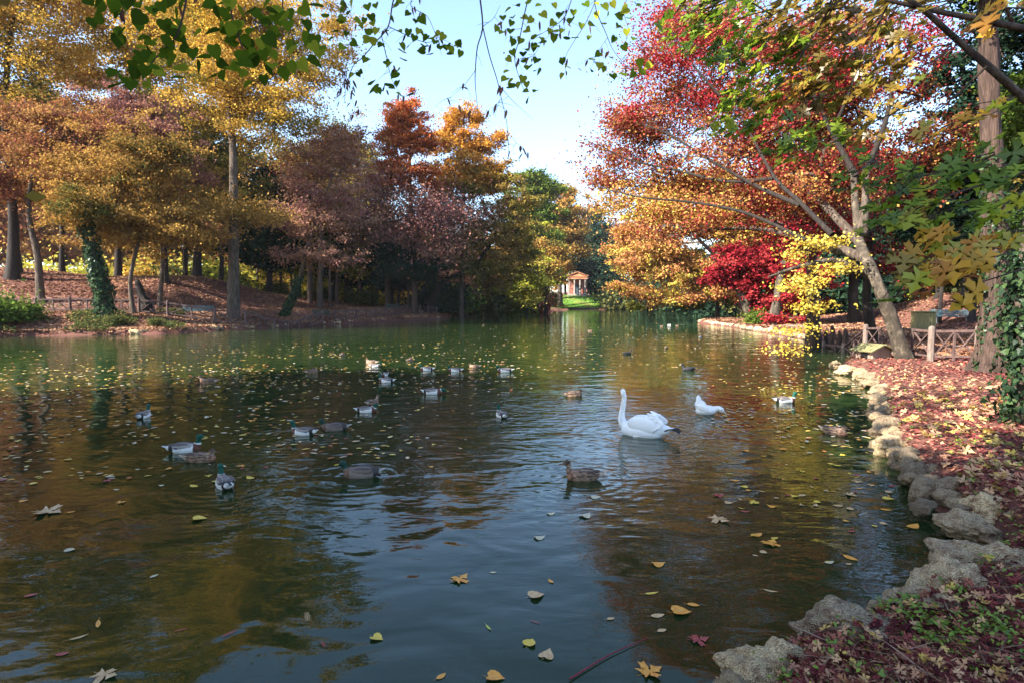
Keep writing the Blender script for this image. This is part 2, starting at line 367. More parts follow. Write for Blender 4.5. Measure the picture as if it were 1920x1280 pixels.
# ------------------------------------------------------------------ water
RINGS = []     # filled: (x, y, wavelength, amplitude, reach)
def water_mat(rings):
    m, nt, out = newmat('pond_water')
    L = nt.links
    geo = nd(nt, 'ShaderNodeTexCoord')
    sep = nd(nt, 'ShaderNodeSeparateXYZ'); L.new(geo.outputs['Object'], sep.inputs[0])
    def M(op, a, b=None, c=None):
        n = nd(nt, 'ShaderNodeMath', operation=op)
        for i, v in enumerate((a, b, c)):
            if v is None: continue
            if isinstance(v, (int, float)): n.inputs[i].default_value = v
            else: L.new(v, n.inputs[i])
        return n.outputs[0]
    def noise(scale, detail, stretch=(1, 1, 1), dist=0.0):
        mp = nd(nt, 'ShaderNodeMapping'); mp.inputs['Scale'].default_value = stretch; L.new(geo.outputs['Object'], mp.inputs[0])
        n = nd(nt, 'ShaderNodeTexNoise'); n.inputs['Scale'].default_value = scale; n.inputs['Detail'].default_value = detail
        n.inputs['Distortion'].default_value = dist
        L.new(mp.outputs[0], n.inputs['Vector']); return n.outputs[0]
    # broad swell + short ripples, the ripples fading in calm patches
    mask = noise(0.11, 2)
    rm = nd(nt, 'ShaderNodeMapRange'); rm.inputs['From Min'].default_value = 0.38; rm.inputs['From Max'].default_value = 0.62
    rm.inputs['To Min'].default_value = 0.25; rm.inputs['To Max'].default_value = 1.0; L.new(mask, rm.inputs[0])
    # the middle of the pond around the birds is the most ruffled
    dx = M('SUBTRACT', sep.outputs[0], 1.0); dy = M('SUBTRACT', sep.outputs[1], 12.0)
    d2 = M('ADD', M('MULTIPLY', M('MULTIPLY', dx, dx), 0.035), M('MULTIPLY', M('MULTIPLY', dy, dy), 0.030))
    mid = M('ADD', M('MULTIPLY', M('EXPONENT', M('MULTIPLY', d2, -1.0)), 1.1), 0.35)
    amp = M('MULTIPLY', rm.outputs[0], mid)
    h = M('MULTIPLY', noise(0.9, 2, (1, 1.3, 1), 0.6), 0.030)
    h = M('ADD', h, M('MULTIPLY', M('MULTIPLY', noise(3.6, 2, (0.7, 1.5, 1), 0.4), amp), 0.016))
    h = M('ADD', h, M('MULTIPLY', M('MULTIPLY', noise(11, 2, (0.8, 1.3, 1), 0.2), amp), 0.0030))
    for (x, y, wl, a, reach) in rings:
        ex = M('SUBTRACT', sep.outputs[0], float(x)); ey = M('SUBTRACT', sep.outputs[1], float(y))
        r = M('SQRT', M('ADD', M('MULTIPLY', ex, ex), M('MULTIPLY', ey, ey)))
        s = M('SINE', M('MULTIPLY', r, 2 * math.pi / wl))
        f = M('EXPONENT', M('MULTIPLY', r, -1.0 / reach))
        h = M('ADD', h, M('MULTIPLY', M('MULTIPLY', s, f), a))
    bp = nd(nt, 'ShaderNodeBump'); bp.inputs['Strength'].default_value = 1.0; bp.inputs['Distance'].default_value = 1.0
    L.new(h, bp.inputs['Height'])
    b = nd(nt, 'ShaderNodeBsdfPrincipled'); b.inputs['Roughness'].default_value = 0.015; b.inputs['IOR'].default_value = 1.333
    b.inputs['Specular IOR Level'].default_value = 0.5
    cr = ramp(nt, [(0.35, (0.013, 0.027, 0.008)), (0.65, (0.019, 0.034, 0.010))], noise(0.25, 3))
    L.new(cr.outputs[0], b.inputs['Base Color']); L.new(bp.outputs[0], b.inputs['Normal'])
    L.new(b.outputs[0], out.inputs[0]); return m
def build_water():
    me = bpy.data.meshes.new('water')
    s = 1
    me.from_pydata([(-75, -12, 0), (60, -12, 0), (90, 175, 0), (-75, 175, 0)], [], [(0, 1, 2, 3)])
    me.materials.append(water_mat(RINGS)); o = mobj('water', me); tag(o, kind='structure')

# ------------------------------------------------------------------ leaf litter and ground plants
def polar_pts(n, r0, r1, a0, a1, lo, hi, rg=rng, power=0.0):
    u = rg.random(n); r = r0 * (r1 / r0) ** u; a = a0 + (a1 - a0) * rg.random(n)
    x, y = r * np.sin(a), r * np.cos(a); sd = sdist(x, y); k = (sd > lo) & (sd < hi)
    x, y, sd, r = x[k], y[k], sd[k], r[k]
    return np.column_stack([x, y, H(x, y, sd)]), r, sd
def upn(n, tilt, rg=rng):
    v = rg.normal(size=(n, 3)) * tilt; v[:, 2] = 1; return v
def build_litter():
    # near right bank: red needles and small leaves
    p, r, sd = polar_pts(52000, 2.6, 8.5, 0.25, 1.0, 0.12, 9)
    p[:, 2] += rng.random(len(p)) * 0.03 + 0.01
    t = np.clip(0.10 + 0.55 * lownoise(p, 0.5, 2) * rng.random(len(p)) + 0.12 * rng.random(len(p)) + (rng.random(len(p)) < 0.06) * rng.random(len(p)) * 0.6, 0, 1)
    V1, F1, t1 = scatter(LANCE, p, upn(len(p), 0.45), rng.uniform(0.025, 0.065, len(p)), tint=t)
    a = mobj('leaf_litter', np_mesh('leaf_litter', V1, F1, PAL['litter'], t1)); tag(a, 'crimson needles and small dead leaves carpeting the near right bank', 'leaf litter', kind='stuff')
    p, r, sd = polar_pts(42000, 6.5, 45, 0.42, 1.0, 0.15, 14)
    p[:, 2] += 0.02
    t = np.clip(0.06 + 0.66 * lownoise(p, 1.1, 5) * rng.random(len(p)) ** 0.7 + 0.38 * rng.random(len(p)) ** 1.3, 0, 1)
    V1, F1, t1 = scatter(OVAL, p, upn(len(p), 0.35), rng.uniform(0.045, 0.085, len(p)) * (0.6 + r / 26), tint=t)
    a = mobj('leaf_litter', np_mesh('leaf_litter', V1, F1, PAL['litter'], t1)); tag(a, 'red and tan dead leaves covering the right bank around the trunks', 'leaf litter', kind='stuff')
    p, r, sd = polar_pts(900, 6.2, 17, 0.45, 0.9, 0.3, 6)   # larger bright leaves
    p[:, 2] += 0.04
    V1, F1, t1 = scatter(MAPLE, p, upn(len(p), 0.5), rng.uniform(0.09, 0.17, len(p)), tint=rng.uniform(0.5, 0.9, len(p)))
    a = mobj('leaf_litter', np_mesh('leaf_litter', V1, F1, PAL['litter'], t1)); tag(a, 'large curled tan and yellow maple leaves lying on the right bank', 'leaf litter', kind='stuff')
    p, r, sd = polar_pts(60000, 24, 95, 0.16, 0.95, 0.3, 60); p[:, 2] += 0.03
    t = np.clip(0.55 * lownoise(p, 2.0, 1) + 0.35 * rng.random(len(p)), 0, 1)
    V1, F1, t1 = scatter(QUAD, p, upn(len(p), 0.6), rng.uniform(0.10, 0.2, len(p)) * (0.7 + r / 90), tint=t)
    a = mobj('leaf_litter', np_mesh('leaf_litter', V1, F1, PAL['litterfar'], t1)); tag(a, 'reddish-brown fallen leaves over the mound and woods of the right bank', 'leaf litter', kind='stuff')
    p, r, sd = polar_pts(3200, 2.7, 9, 0.25, 1.0, 0.2, 8); p[:, 2] += 0.05 + rng.random(len(p)) * .02
    V1, F1, t1 = scatter(MAPLE, p, upn(len(p), 0.6), rng.uniform(0.03, 0.075, len(p)), tint=rng.random(len(p)) ** 1.2)
    a = mobj('leaf_litter', np_mesh('leaf_litter', V1, F1, PAL['litter'], t1)); tag(a, 'small curled maple leaves strewn over the crimson needles of the near bank', 'leaf litter', kind='stuff')
    p, r, sd = polar_pts(900, 2.7, 14, 0.25, 1.0, 0.2, 7); p[:, 2] += 0.06
    V1, F1, t1 = scatter((LANCE[0] * np.array([1, .10, 1]), LANCE[1]), p, upn(len(p), 0.25), rng.uniform(0.12, 0.4, len(p)) , tint=rng.random(len(p)))
    PAL['stick'] = leafmat('dead_twig', [(0.08, 0.05, 0.035), (0.20, 0.13, 0.09), (0.32, 0.22, 0.16)], 0.0)
    a = mobj('twig_litter', np_mesh('twig_litter', V1, F1, PAL['stick'], t1)); tag(a, 'thin dead twigs scattered over the leaves of the right bank', 'twigs', kind='stuff')
    # left bank
    p, r, sd = polar_pts(150000, 36, 100, -0.95, 0.05, 0.15, 24)
    p[:, 2] += 0.03
    t = np.clip(0.6 * lownoise(p, 2.5, 1) + 0.4 * rng.random(len(p)), 0, 1)
    V1, F1, t1 = scatter(QUAD, p, upn(len(p), 0.6), rng.uniform(0.12, 0.24, len(p)) * (0.6 + r / 110), tint=t)
    a = mobj('leaf_litter', np_mesh('leaf_litter', V1, F1, PAL['litterfar'], t1)); tag(a, 'brown fallen leaves covering the far left bank and mound', 'leaf litter', kind='stuff')
    # low green plants on the near bank
    p, r, sd = polar_pts(5200, 2.6, 16, 0.3, 0.95, 0.1, 5)
    k = 0.5 * lownoise(p, 0.33, 4) + 0.5 * lownoise(p, 0.09, 1) + 0.25 * rng.random(len(p)) > 0.70; p = p[k]
    m = 7; q = np.repeat(p, m, axis=0); q[:, :2] += rng.normal(size=(len(q), 2)) * 0.035; q[:, 2] += 0.03 + rng.random(len(q)) * 0.06
    V1, F1, t1 = scatter(OVAL, q, upn(len(q), 0.5), rng.uniform(0.018, 0.042, len(q)), tint=rng.uniform(0.2, 1, len(q)))
    PAL['herb'] = leafmat('leaf_herb', [(0.07, 0.12, 0.015), (0.13, 0.22, 0.025), (0.24, 0.32, 0.04)], 0.4, 0.03)
    a = mobj('ground_cover', np_mesh('ground_cover', V1, F1, PAL['herb'], t1)); tag(a, 'small bright green weeds sprouting through the red litter of the right bank', 'ground cover', kind='stuff')
    # green tufts on the left bank, leftmost part
    p, r, sd = polar_pts(60000, 37, 60, -0.9, -0.5, 0.1, 8)
    k = lownoise(p, 1.6, 3) > 0.52; p = p[k]; p[:, 2] += rng.random(len(p)) * 0.35
    V1, F1, t1 = scatter(QUAD, p, upn(len(p), 1.0), rng.uniform(0.1, 0.2, len(p)), tint=rng.random(len(p)))
    a = mobj('ground_cover', np_mesh('ground_cover', V1, F1, PAL['shrub'], t1)); tag(a, 'patchy green undergrowth on the sloping left bank by the water', 'ground cover', kind='stuff')
    # lawn grass
    n = 30000; x = rng.uniform(3, 36, n); y = 160 + rng.random(n) ** 1.5 * 40; sd = sdist(x, y); k = sd > 0.8
    p = np.column_stack([x, y, H(x, y, sd) + 0.1])[k]
    V1, F1, t1 = scatter(QUAD, p, upn(len(p), 2.0), rng.uniform(0.15, 0.3, len(p)), tint=np.clip(lownoise(p, 2, 1) * 0.9 + rng.random(len(p)) * 0.2, 0, 1))
    PAL['grass'] = leafmat('leaf_grass', [(0.06, 0.14, 0.02), (0.12, 0.26, 0.03), (0.24, 0.34, 0.05), (0.34, 0.28, 0.08)], 0.3)
    a = mobj('grass', np_mesh('grass', V1, F1, PAL['grass'], t1)); tag(a, 'mown green grass on the lawn below the little temple', 'grass', kind='stuff')
build_litter()
# ------------------------------------------------------------------ trees
NLEAF = [0]
def grow(trunk, trad, attr, rg, bow=0.12, tip=0.012, kup=0.5):
    """branch skeleton: connects attractor points to the growing tree; returns nodes, parent index, radius"""
    tn = catmull(trunk, 16); nodes = [p for p in tn]; par = [-1] + list(range(15))
    tr = np.interp(np.linspace(0, 1, 16), np.linspace(0, 1, len(trad)), trad)
    axis = tn
    d0 = np.min(np.linalg.norm(attr[:, None] - axis[None], axis=2), axis=1)
    order = np.argsort(d0); tips = []
    N = np.zeros((16 + len(attr) * 4, 3)); N[:16] = tn; cnt = 16
    h0 = tn[0][2] + 0.25 * (tn[-1][2] - tn[0][2])
    for i in order:
        a = attr[i]
        C = N[3:cnt]; v = a - C; dist = np.linalg.norm(v, axis=1)
        cost = dist * (1 + kup * np.clip(-v[:, 2] / (dist + 1e-6) + 0.1, 0, 1.2)) + 0.35 * np.clip(h0 - C[:, 2], 0, 5)
        j = int(np.argmin(cost)) + 3
        s = N[j]; L = np.linalg.norm(a - s); k = 3 if L > 1.2 else (2 if L > 0.5 else 1)
        prev = j
        for q in range(1, k + 1):
            t = q / k; p = s + (a - s) * t; p = p + np.array([0, 0, bow * L * math.sin(math.pi * t) * 0.7])
            if q < k: p = p + rg.normal(size=3) * 0.05 * L
            if cnt >= len(N): break
            N[cnt] = p; par.append(prev); prev = cnt; cnt += 1
        tips.append(prev)
    N = N[:cnt]; par = np.array(par)
    rad = np.zeros(cnt); kids = np.zeros(cnt)
    for i in range(cnt - 1, 15, -1):
        if rad[i] == 0: rad[i] = tip
        pr = par[i]; rad[pr] = (rad[pr] ** 2.35 + rad[i] ** 2.35) ** (1 / 2.35)
    rad[:16] = tr
    # limbs must not be thicker than the trunk there
    for i in range(16, cnt): rad[i] = min(rad[i], 0.8 * rad[par[i]]) if par[i] < 16 else min(rad[i], rad[par[i]])
    return N, par, rad, tips
def skel_mesh(N, par, rad, sides=5, skip=16, minr=0.0):
    idx = np.arange(len(N)); e = idx[(idx >= skip) & (rad >= minr)]
    a = N[par[e]]; b = N[e]; ra = np.minimum(rad[par[e]], rad[e] * 1.6); rb = rad[e]
    T = b - a; L = np.linalg.norm(T, axis=1)[:, None] + 1e-9; T = T / L
    ref = np.where(np.abs(T[:, 2:3]) < 0.9, np.array([[0, 0, 1.0]]), np.array([[1.0, 0, 0]]))
    X = np.cross(T, ref); X /= np.linalg.norm(X, axis=1)[:, None] + 1e-9; Y = np.cross(T, X)
    th = np.arange(sides) * 2 * math.pi / sides
    ring = np.cos(th)[None, :, None] * X[:, None] + np.sin(th)[None, :, None] * Y[:, None]
    V = np.concatenate([a[:, None] + ring * ra[:, None, None], b[:, None] + ring * rb[:, None, None]], axis=1)
    n = len(e); base = (np.arange(n) * 2 * sides)[:, None]; k = np.arange(sides)[None]; k2 = (k + 1) % sides
    Fq = np.stack([base + k, base + k2, base + sides + k2, base + sides + k], -1).reshape(-1, 4)
    return V.reshape(-1, 3), Fq
def sample_blobs(blobs, n, rg, shell=2.2):
    """blobs (center(3), radii(3)); uniform-ish sampling weighted by volume^(2/3)"""
    w = np.array([(b[1][0] * b[1][1] * b[1][2]) ** 0.72 for b in blobs]); w /= w.sum()
    ix = rg.choice(len(blobs), n, p=w)
    v = rg.normal(size=(n, 3)); v /= np.linalg.norm(v, axis=1)[:, None]
    r = rg.random(n) ** (1 / shell) * rg.uniform(0.72, 1.28, n)
    c = np.array([b[0] for b in blobs])[ix]; rr = np.array([b[1] for b in blobs])[ix]
    return c + v * r[:, None] * rr
def pblobs(px_blobs, d):
    out = []
    for b in px_blobs:
        px, py, rx, ry = b[:4]; dd = b[4] if len(b) > 4 else 0.0; Y = d + dd
        c = P(px, py, Y); s = Y / F; rz = b[5] if len(b) > 5 else 0.85 * max(rx, ry) * s
        out.append((c, np.array([rx * s, rz, ry * s])))
    return out
def subdiv_blobs(B, rg, k=5):
    out = []
    for c, r in B:
        for _ in range(k):
            v = rg.normal(size=3); v /= np.linalg.norm(v); f = rg.random() ** 0.5 * 0.72
            out.append((c + v * f * r, r * rg.uniform(0.34, 0.62) * np.array([1, 1, 0.95])))
    return out
def crown_mesh(name, centers, mat, per, spread, leaf, rg, flat=0.4, tmpl=QUAD, up=0.9, clump=3.0, tmix=0.6, droop=0.0, tbias=(0.0, 1.0), outward=0.0):
    n = len(centers); c = np.repeat(centers, per, axis=0)
    off = rg.normal(size=(len(c), 3)) * np.array([1, 1, flat]) * spread
    off *= np.where(rg.random(len(c)) < 0.2, 1.9, 0.95)[:, None]
    # a twig plane per cluster: layered sprays
    ax = rg.normal(size=(n, 3)) * 0.25; ax[:, 2] = 1; ax /= np.linalg.norm(ax, axis=1)[:, None]
    A = np.repeat(ax, per, axis=0)
    off[:, 2] += -(A[:, 0] * off[:, 0] + A[:, 1] * off[:, 1]) / A[:, 2] * 0.6
    if droop: off[:, 2] -= droop * (off[:, 0] ** 2 + off[:, 1] ** 2) / (spread + 1e-6)
    p = c + off
    nor = rg.normal(size=(len(c), 3)) * up; nor[:, 2] += 1
    t = tmix * lownoise(c, clump, rg.random() * 9) + (1 - tmix) * rg.random(len(c)) + 0.17 * np.repeat(rg.normal(size=n), per)
    t = tbias[0] + (tbias[1] - tbias[0]) * np.clip(t, 0, 1)
    k = p[:, 2] > 0.12; p, nor, t = p[k], nor[k], t[k]
    NLEAF[0] += len(p)
    V, Fs, tt = scatter(tmpl, p, nor, leaf * rg.uniform(0.7, 1.3, len(p)), tint=t, rg=rg)
    return np_mesh(name, V, Fs, mat, tt)
def ivy_on(parent, pts, rad, n, size, rg, out=0.12, name='ivy'):
    pts = catmull(pts, 40); u = rg.random(n) ; i = (u * 38.99).astype(int); f = u * 39 - i
    c = pts[i] * (1 - f[:, None]) + pts[i + 1] * f[:, None]; r = np.interp(u, np.linspace(0, 1, len(rad)), rad)
    a = rg.random(n) * 6.283; d = np.column_stack([np.cos(a), np.sin(a), rg.normal(size=n) * 0.15])
    lump = 0.4 + 1.2 * lownoise(np.column_stack([np.cos(a) * 1.5, np.sin(a) * 1.5, c[:, 2] * 1.2]), 0.8, 3)
    p = c + d * (r + out * lump * rg.random(n))[:, None]
    k = lump > 0.55; p, d = p[k], d[k]
    nor = d + rg.normal(size=d.shape) * 0.5 + np.array([0, 0, 0.35])
    V, Fs, t = scatter(IVYL, p, nor, size * rg.uniform(0.6, 1.3, len(p)), heading=np.tile([0, 0, -1.0], (len(p), 1)) + rg.normal(size=p.shape) * 0.5, rg=rg)
    return mobj(name, np_mesh(name, V, Fs, PAL['ivy'], t), parent)

def tree(name, label, base, d, trunk_px, R, blobs, pal, n_attr=120, per=90, leaf=0.18, spread=None, flat=0.35, bark=None, seed=1, group=None, cat='tree',
         extra=None, tmpl=QUAD, up=0.9, ivy=None, droop=0.0, rough=0.12, flare=0.5, clump=3.0, tmix=0.6, sides=12, top_r=0.25, kup=0.5, tip=0.014, shell=2.2, tb=(0, 1), minr=0.0, bow=0.12):
    """base: px of the trunk foot; trunk_px: (px,py[,dd]) up the trunk; blobs in photo pixels at depth d give the crown's place and real size"""
    rg = np.random.default_rng(seed); per = int(per * (0.9 if d < 40 else 1.4)); n_attr = int(n_attr * 2.1); leaf = leaf * (1.1 if d < 40 else 1.15); flat = max(flat, 0.42)
    g = ground_at(base, d, -0.12)
    tp = [g] + [P(q[0], q[1], d + (q[2] if len(q) > 2 else 0)) for q in trunk_px]
    tp = np.array(tp)
    B = subdiv_blobs(pblobs(blobs, d), rg) if blobs else []
    root = empty(name, g + [0, 0, 0.12]); tag(root, label, cat, group)
    n = 26; pts = catmull(tp, n); u = np.linspace(0, 1, n)
    rad = R * (1 - (1 - top_r) * u ** 0.8)
    fl = flare * np.exp(-u * np.linalg.norm(tp[-1] - tp[0]) / (2.2 * R))
    parts = []
    if n_attr and B:
        B0 = [(c, r * np.array([1.1, 1.1, 1.25])) for c, r in pblobs(blobs, d)]
        A = np.vstack([sample_blobs(B, int(n_attr * 0.68), rg, shell), sample_blobs(B0, int(n_attr * 0.32), rg, 2.6)]); A = A[A[:, 2] > 0.45]
        N, par, rd, tips = grow(tp, list(R * (1 - (1 - top_r) * np.linspace(0, 1, 16) ** 0.8)), A, rg, tip=tip, kup=kup, bow=bow)
        parts.append(skel_mesh(N, par, rd, minr=minr))
    V, Fq = tube(pts, rad, sides, rough, fl, seed); parts.insert(0, (V, Fq))
    V, Fs = join_parts(parts)
    V = V - np.array(root.location)
    mobj('trunk', np_mesh('trunk', V, Fs, bark or BARK, smooth=True), root)
    if n_attr and B:
        rl = np.array(root.location)
        vol = sum(4.19 * b[1][0] * b[1][1] * b[1][2] for b in B)
        sp_ = (spread or 0) * 0.7 or 0.40 * (vol / n_attr) ** (1 / 3)
        ctr = N[tips]
        me = crown_mesh('crown', ctr, PAL[pal], per, sp_, leaf, rg, flat, tmpl, up, clump, tmix, droop, tb)
        me.transform(Matrix.Translation(-Vector(rl)))
        mobj('crown', me, root)
        if extra:   # second leaf colour carried by some of the limbs
            for (bl, pal2, n2, per2, leaf2, sp2) in extra:
                B2 = pblobs(bl, d); A2 = sample_blobs(B2, n2, rg, shell)
                me = crown_mesh('crown', A2, PAL[pal2], int(per2 * 1.7), sp2, leaf2 * 1.2, rg, flat, tmpl, up, clump, tmix, droop)
                me.transform(Matrix.Translation(-Vector(rl))); mobj('crown', me, root)
    if ivy:
        f0, f1, n_iv, sz, out_ = ivy
        a, b = int(f0 * (n - 1)), max(int(f1 * (n - 1)), int(f0 * (n - 1)) + 3)
        iv = ivy_on(root, pts[a:b + 1], rad[a:b + 1], n_iv, sz, rg, out_)
        iv.data.transform(Matrix.Translation(-Vector(root.location)))
    return root

# ---------- far woodland behind both banks: individual trees
G_BACK = 'tall trees in the wood behind the left bank'
def back_tree_mesh(pal, seed, h=20.0, wide=5.0, leaf=0.52, na=85, per=170, conical=False):
    rg = np.random.default_rng(seed)
    if conical: B = [(np.array([0, 0, h * z]), np.array([wide * w, wide * w, h * 0.12])) for z, w in ((0.33, 1.0), (0.42, 0.9), (0.52, 0.7), (0.68, 0.5), (0.84, 0.3))]
    else:
        B = [(np.array([rg.normal() * wide * 0.3, rg.normal() * wide * 0.3, h * z]), np.array([wide * w, wide * w, h * 0.16])) for z, w in ((0.38, 0.75), (0.52, 1.0), (0.66, 0.95), (0.8, 0.75), (0.92, 0.4))]
    tp = np.array([[0, 0, -0.5], [0.2, 0.1, h * 0.3], [0, 0, h * 0.6], [0.2, -0.1, h * 0.92]])
    A = sample_blobs(B, na, rg)
    N, par, rd, tips = grow(tp, [0.42, 0.34, 0.22, 0.06], A, rg, tip=0.03)
    pts = catmull(tp, 16); V, Fq = tube(pts, np.interp(np.linspace(0, 1, 16), [0, .3, .6, 1], [0.42, .33, .2, .05]), 8, 0.1, None, seed)
    V, Fs = join_parts([(V, Fq), skel_mesh(N, par, rd, 4)])
    tm = np_mesh('trunk', V, Fs, BARK_D, smooth=True)
    vol = sum(4.19 * b[1][0] * b[1][1] * b[1][2] for b in B)
    cm = crown_mesh('crown', N[tips], PAL[pal], per, 0.45 * (vol / na) ** (1 / 3), leaf, rg, 0.45, up=1.0, clump=4)
    return tm, cm
BACKM = {k: back_tree_mesh(*v) for k, v in dict(gold=('gold', 21, 21, 5.2), goldbrown=('goldbrown', 22, 22, 5.4), olive=('olive', 23, 20, 5.5), conifer=('conifer', 24, 21, 4.6, 0.55, 100, 170, True),
         lime=('lime', 25, 17, 4.8), rust=('redbrown', 26, 19, 5.0), purple=('purple', 27, 18, 5.0)).items()}
KIND_TXT = dict(gold='golden', goldbrown='brown and gold', olive='olive green', conifer='dark evergreen', lime='yellow-green', rust='russet', purple='purple-brown')
def back_tree(key, px, d, h, label, group, rz=0.0, wide=1.0):
    tm, cm = BACKM[key]; base_h = 21.0
    x, y = at(px, d); r = empty('woodland_tree', (x, y, Hs(x, y)), rz); s = h / base_h
    tag(r, label, 'tree', group)
    for n, m in (('trunk', tm), ('crown', cm)):
        o = mobj(n, m, r); o.scale = (s * wide, s * wide, s)
    return r

# ---------- shrubs
def shrub_mesh(pal, seed, leaf=0.2, n=50, per=110, rx=1.5, rz=1.1):
    rg = np.random.default_rng(seed)
    B = [(np.array([rg.normal() * rx * 0.4, rg.normal() * rx * 0.4, rz * rg.uniform(0.5, 1.0)]), np.array([rx * 0.6, rx * 0.6, rz * 0.6])) for _ in range(5)]
    A = sample_blobs(B, n, rg); A = A[A[:, 2] > 0.1]
    parts = []
    for a in A[:26]:
        parts.append(tube(catmull([[rg.normal() * 0.1, rg.normal() * 0.1, -0.2], [a[0] * 0.4, a[1] * 0.4, a[2] * 0.6], a], 5), [0.035, 0.03, 0.02, 0.015, 0.008], 4))
    V, Fs = join_parts(parts)
    return np_mesh('stems', V, Fs, BARK), crown_mesh('foliage', A, PAL[pal], per, rx * 0.3, leaf, rg, 0.6, clump=1.2)
SHM = {k: shrub_mesh(k, i + 40, 0.22) for i, k in enumerate(['lime', 'gold', 'shrub', 'green', 'purple', 'crimson', 'conifer'])}
def shrub(key, px, d, s, label, group=None, name='shrub', dz=0.0):
    x, y = at(px, d); r = empty(name, (x, y, Hs(x, y) + dz), (px * 7.7) % 6.28); tag(r, label, 'shrub', group)
    for n, m in zip(('stems', 'foliage'), SHM[key]):
        o = mobj(n, m, r); o.scale = (s, s, s)
    return r
# ------------------------------------------------------------------ left bank trees (pixels of the 1920x1280 photograph give place and size)
tree('broadleaf_tree', 'tall golden tree at the far left, its crown running out of the top corner', 28, 56, [(24, 400), (10, 250), (20, 60), (60, -120)], 0.50,
     [(40, 60, 130, 90), (120, -40, 150, 90), (-60, 150, 110, 110), (60, 180, 90, 70), (-80, 0, 120, 110)], 'gold', 150, 130, 0.20, bark=BARK_D, seed=1, clump=4)
tree('broadleaf_tree', 'golden-yellow tree filling the top left behind the russet crown', 225, 66, [(222, 400), (235, 250), (240, 80), (250, -80)], 0.36,
     [(230, 60, 120, 80), (330, 20, 110, 90), (160, 130, 90, 70), (300, 130, 110, 60), (260, -80, 140, 90), (400, 90, 80, 70)], 'gold', 170, 130, 0.23, bark=BARK_D, seed=2, clump=5)
tree('broadleaf_tree', 'two-stemmed tree with a russet layered crown at the left, leaning trunk behind the fence', 78, 51, [(70, 480), (55, 410), (60, 330), (90, 240)], 0.34,
     [(60, 280, 130, 60), (160, 240, 120, 50), (20, 350, 100, 50), (140, 330, 110, 50), (230, 300, 90, 50), (60, 210, 100, 40)], 'redbrown', 150, 130, 0.17, seed=3, flat=0.22, clump=3, bow=0.05)
tree('broadleaf_tree', 'purple-brown tree with layered sprays spreading over the middle of the left bank', 250, 47, [(245, 520), (262, 440), (262, 380), (250, 300)], 0.2,
     [(250, 330, 120, 60), (330, 380, 90, 50), (180, 400, 100, 45), (300, 280, 90, 50), (250, 440, 110, 35), (150, 330, 70, 50), (360, 440, 60, 30)], 'goldbrown', 160, 120, 0.16, seed=4, flat=0.22, bow=0.04, tip=0.01)
tree('broadleaf_tree', 'purple-red spray-leaved tree beside the oak on the left bank', 300, 55, [(305, 480), (300, 400), (290, 300), (285, 230)], 0.22,
     [(290, 240, 90, 45), (240, 200, 80, 35), (330, 320, 70, 45), (220, 270, 80, 35)], 'purple', 90, 120, 0.18, seed=5, flat=0.22, bow=0.04)
# the big oak
tree('oak_tree', 'large oak with a tall straight grey trunk beside the blue-green bench, golden crown', 438, 51.5, [(438, 450), (438, 350), (436, 270), (425, 160), (420, 40)], 0.50,
     [(430, 190, 110, 50), (380, 130, 110, 60), (520, 200, 90, 40), (470, 100, 100, 60), (560, 130, 90, 55), (600, 70, 80, 50), (500, 20, 140, 70), (380, 30, 120, 80), (470, 260, 80, 28), (560, 235, 45, 22)], 'gold', 230, 115, 0.17, seed=6, flat=0.28, top_r=0.35, tip=0.022, flare=0.25, clump=2.5, tb=(0.0, 0.95),
     extra=[([(440, 400, 95, 22), (400, 430, 60, 18), (500, 395, 50, 20)], 'goldbrown', 45, 110, 0.16, 0.8)])
tree('ivy_clad_tree', 'leaning tree wrapped in dark ivy growing through the fence on the left bank', 200, 44.5, [(190, 540), (178, 490), (165, 430), (158, 380)], 0.40,
     [(150, 400, 80, 30), (190, 370, 90, 30)], 'goldbrown', 40, 110, 0.15, seed=7, ivy=(0, 0.95, 5200, 0.2, 0.42))
for i, (px, d, R, top, lb) in enumerate([(30, 58, 0.52, (22, 380), 'thick dark trunk at the far left edge of the mound'), (313, 60, 0.3, (300, 380), 'slanting trunk on the crest of the left mound left of the oak'),
        (372, 67, 0.46, (372, 400), 'thick grey trunk behind the mound near the oak'), (350, 70, 0.28, (346, 380), 'thin dark trunk standing close to the thick grey one behind the mound'), (416, 72, 0.28, (420, 380), 'dark trunk just left of the oak behind the mound'), (228, 72, 0.3, (218, 400), 'pale sunlit trunk in the dip between the two mounds'),
        (120, 66, 0.3, (112, 380), 'dark trunk behind the left mound')]):
    tree('woodland_tree', lb, px, d, [((px + top[0]) / 2, (450 + top[1]) / 2), top, (top[0], top[1] - 110)], R,
         [(top[0], top[1] - 90, 80, 50), (top[0] + 20, top[1] - 20, 70, 30), (top[0] - 20, top[1] - 170, 70, 50)], ['goldbrown', 'olive', 'gold', 'olive', 'olive', 'gold', 'goldbrown'][i], 60, 100, 0.24, bark=BARK_D if i != 5 else BARK, seed=60 + i, top_r=0.4)
r_ = np.random.default_rng(3)
st = empty('tree_stump', ground_at(272, 48.5)); tag(st, 'broken leaning dark stump with a torn pale top behind the fence', 'tree stump')
V, Fq = tube(catmull([[0, 0, -0.2], [0.1, 0, 0.7], [-0.25, 0, 1.5], [-0.55, 0.1, 2.6]], 14), np.linspace(0.42, 0.22, 14), 9, 0.35, np.linspace(0.5, 0, 14), 3)
mobj('trunk', np_mesh('trunk', V, [Fq, np.arange(13 * 9, 14 * 9).reshape(1, 9)], BARK_D, smooth=False), st)
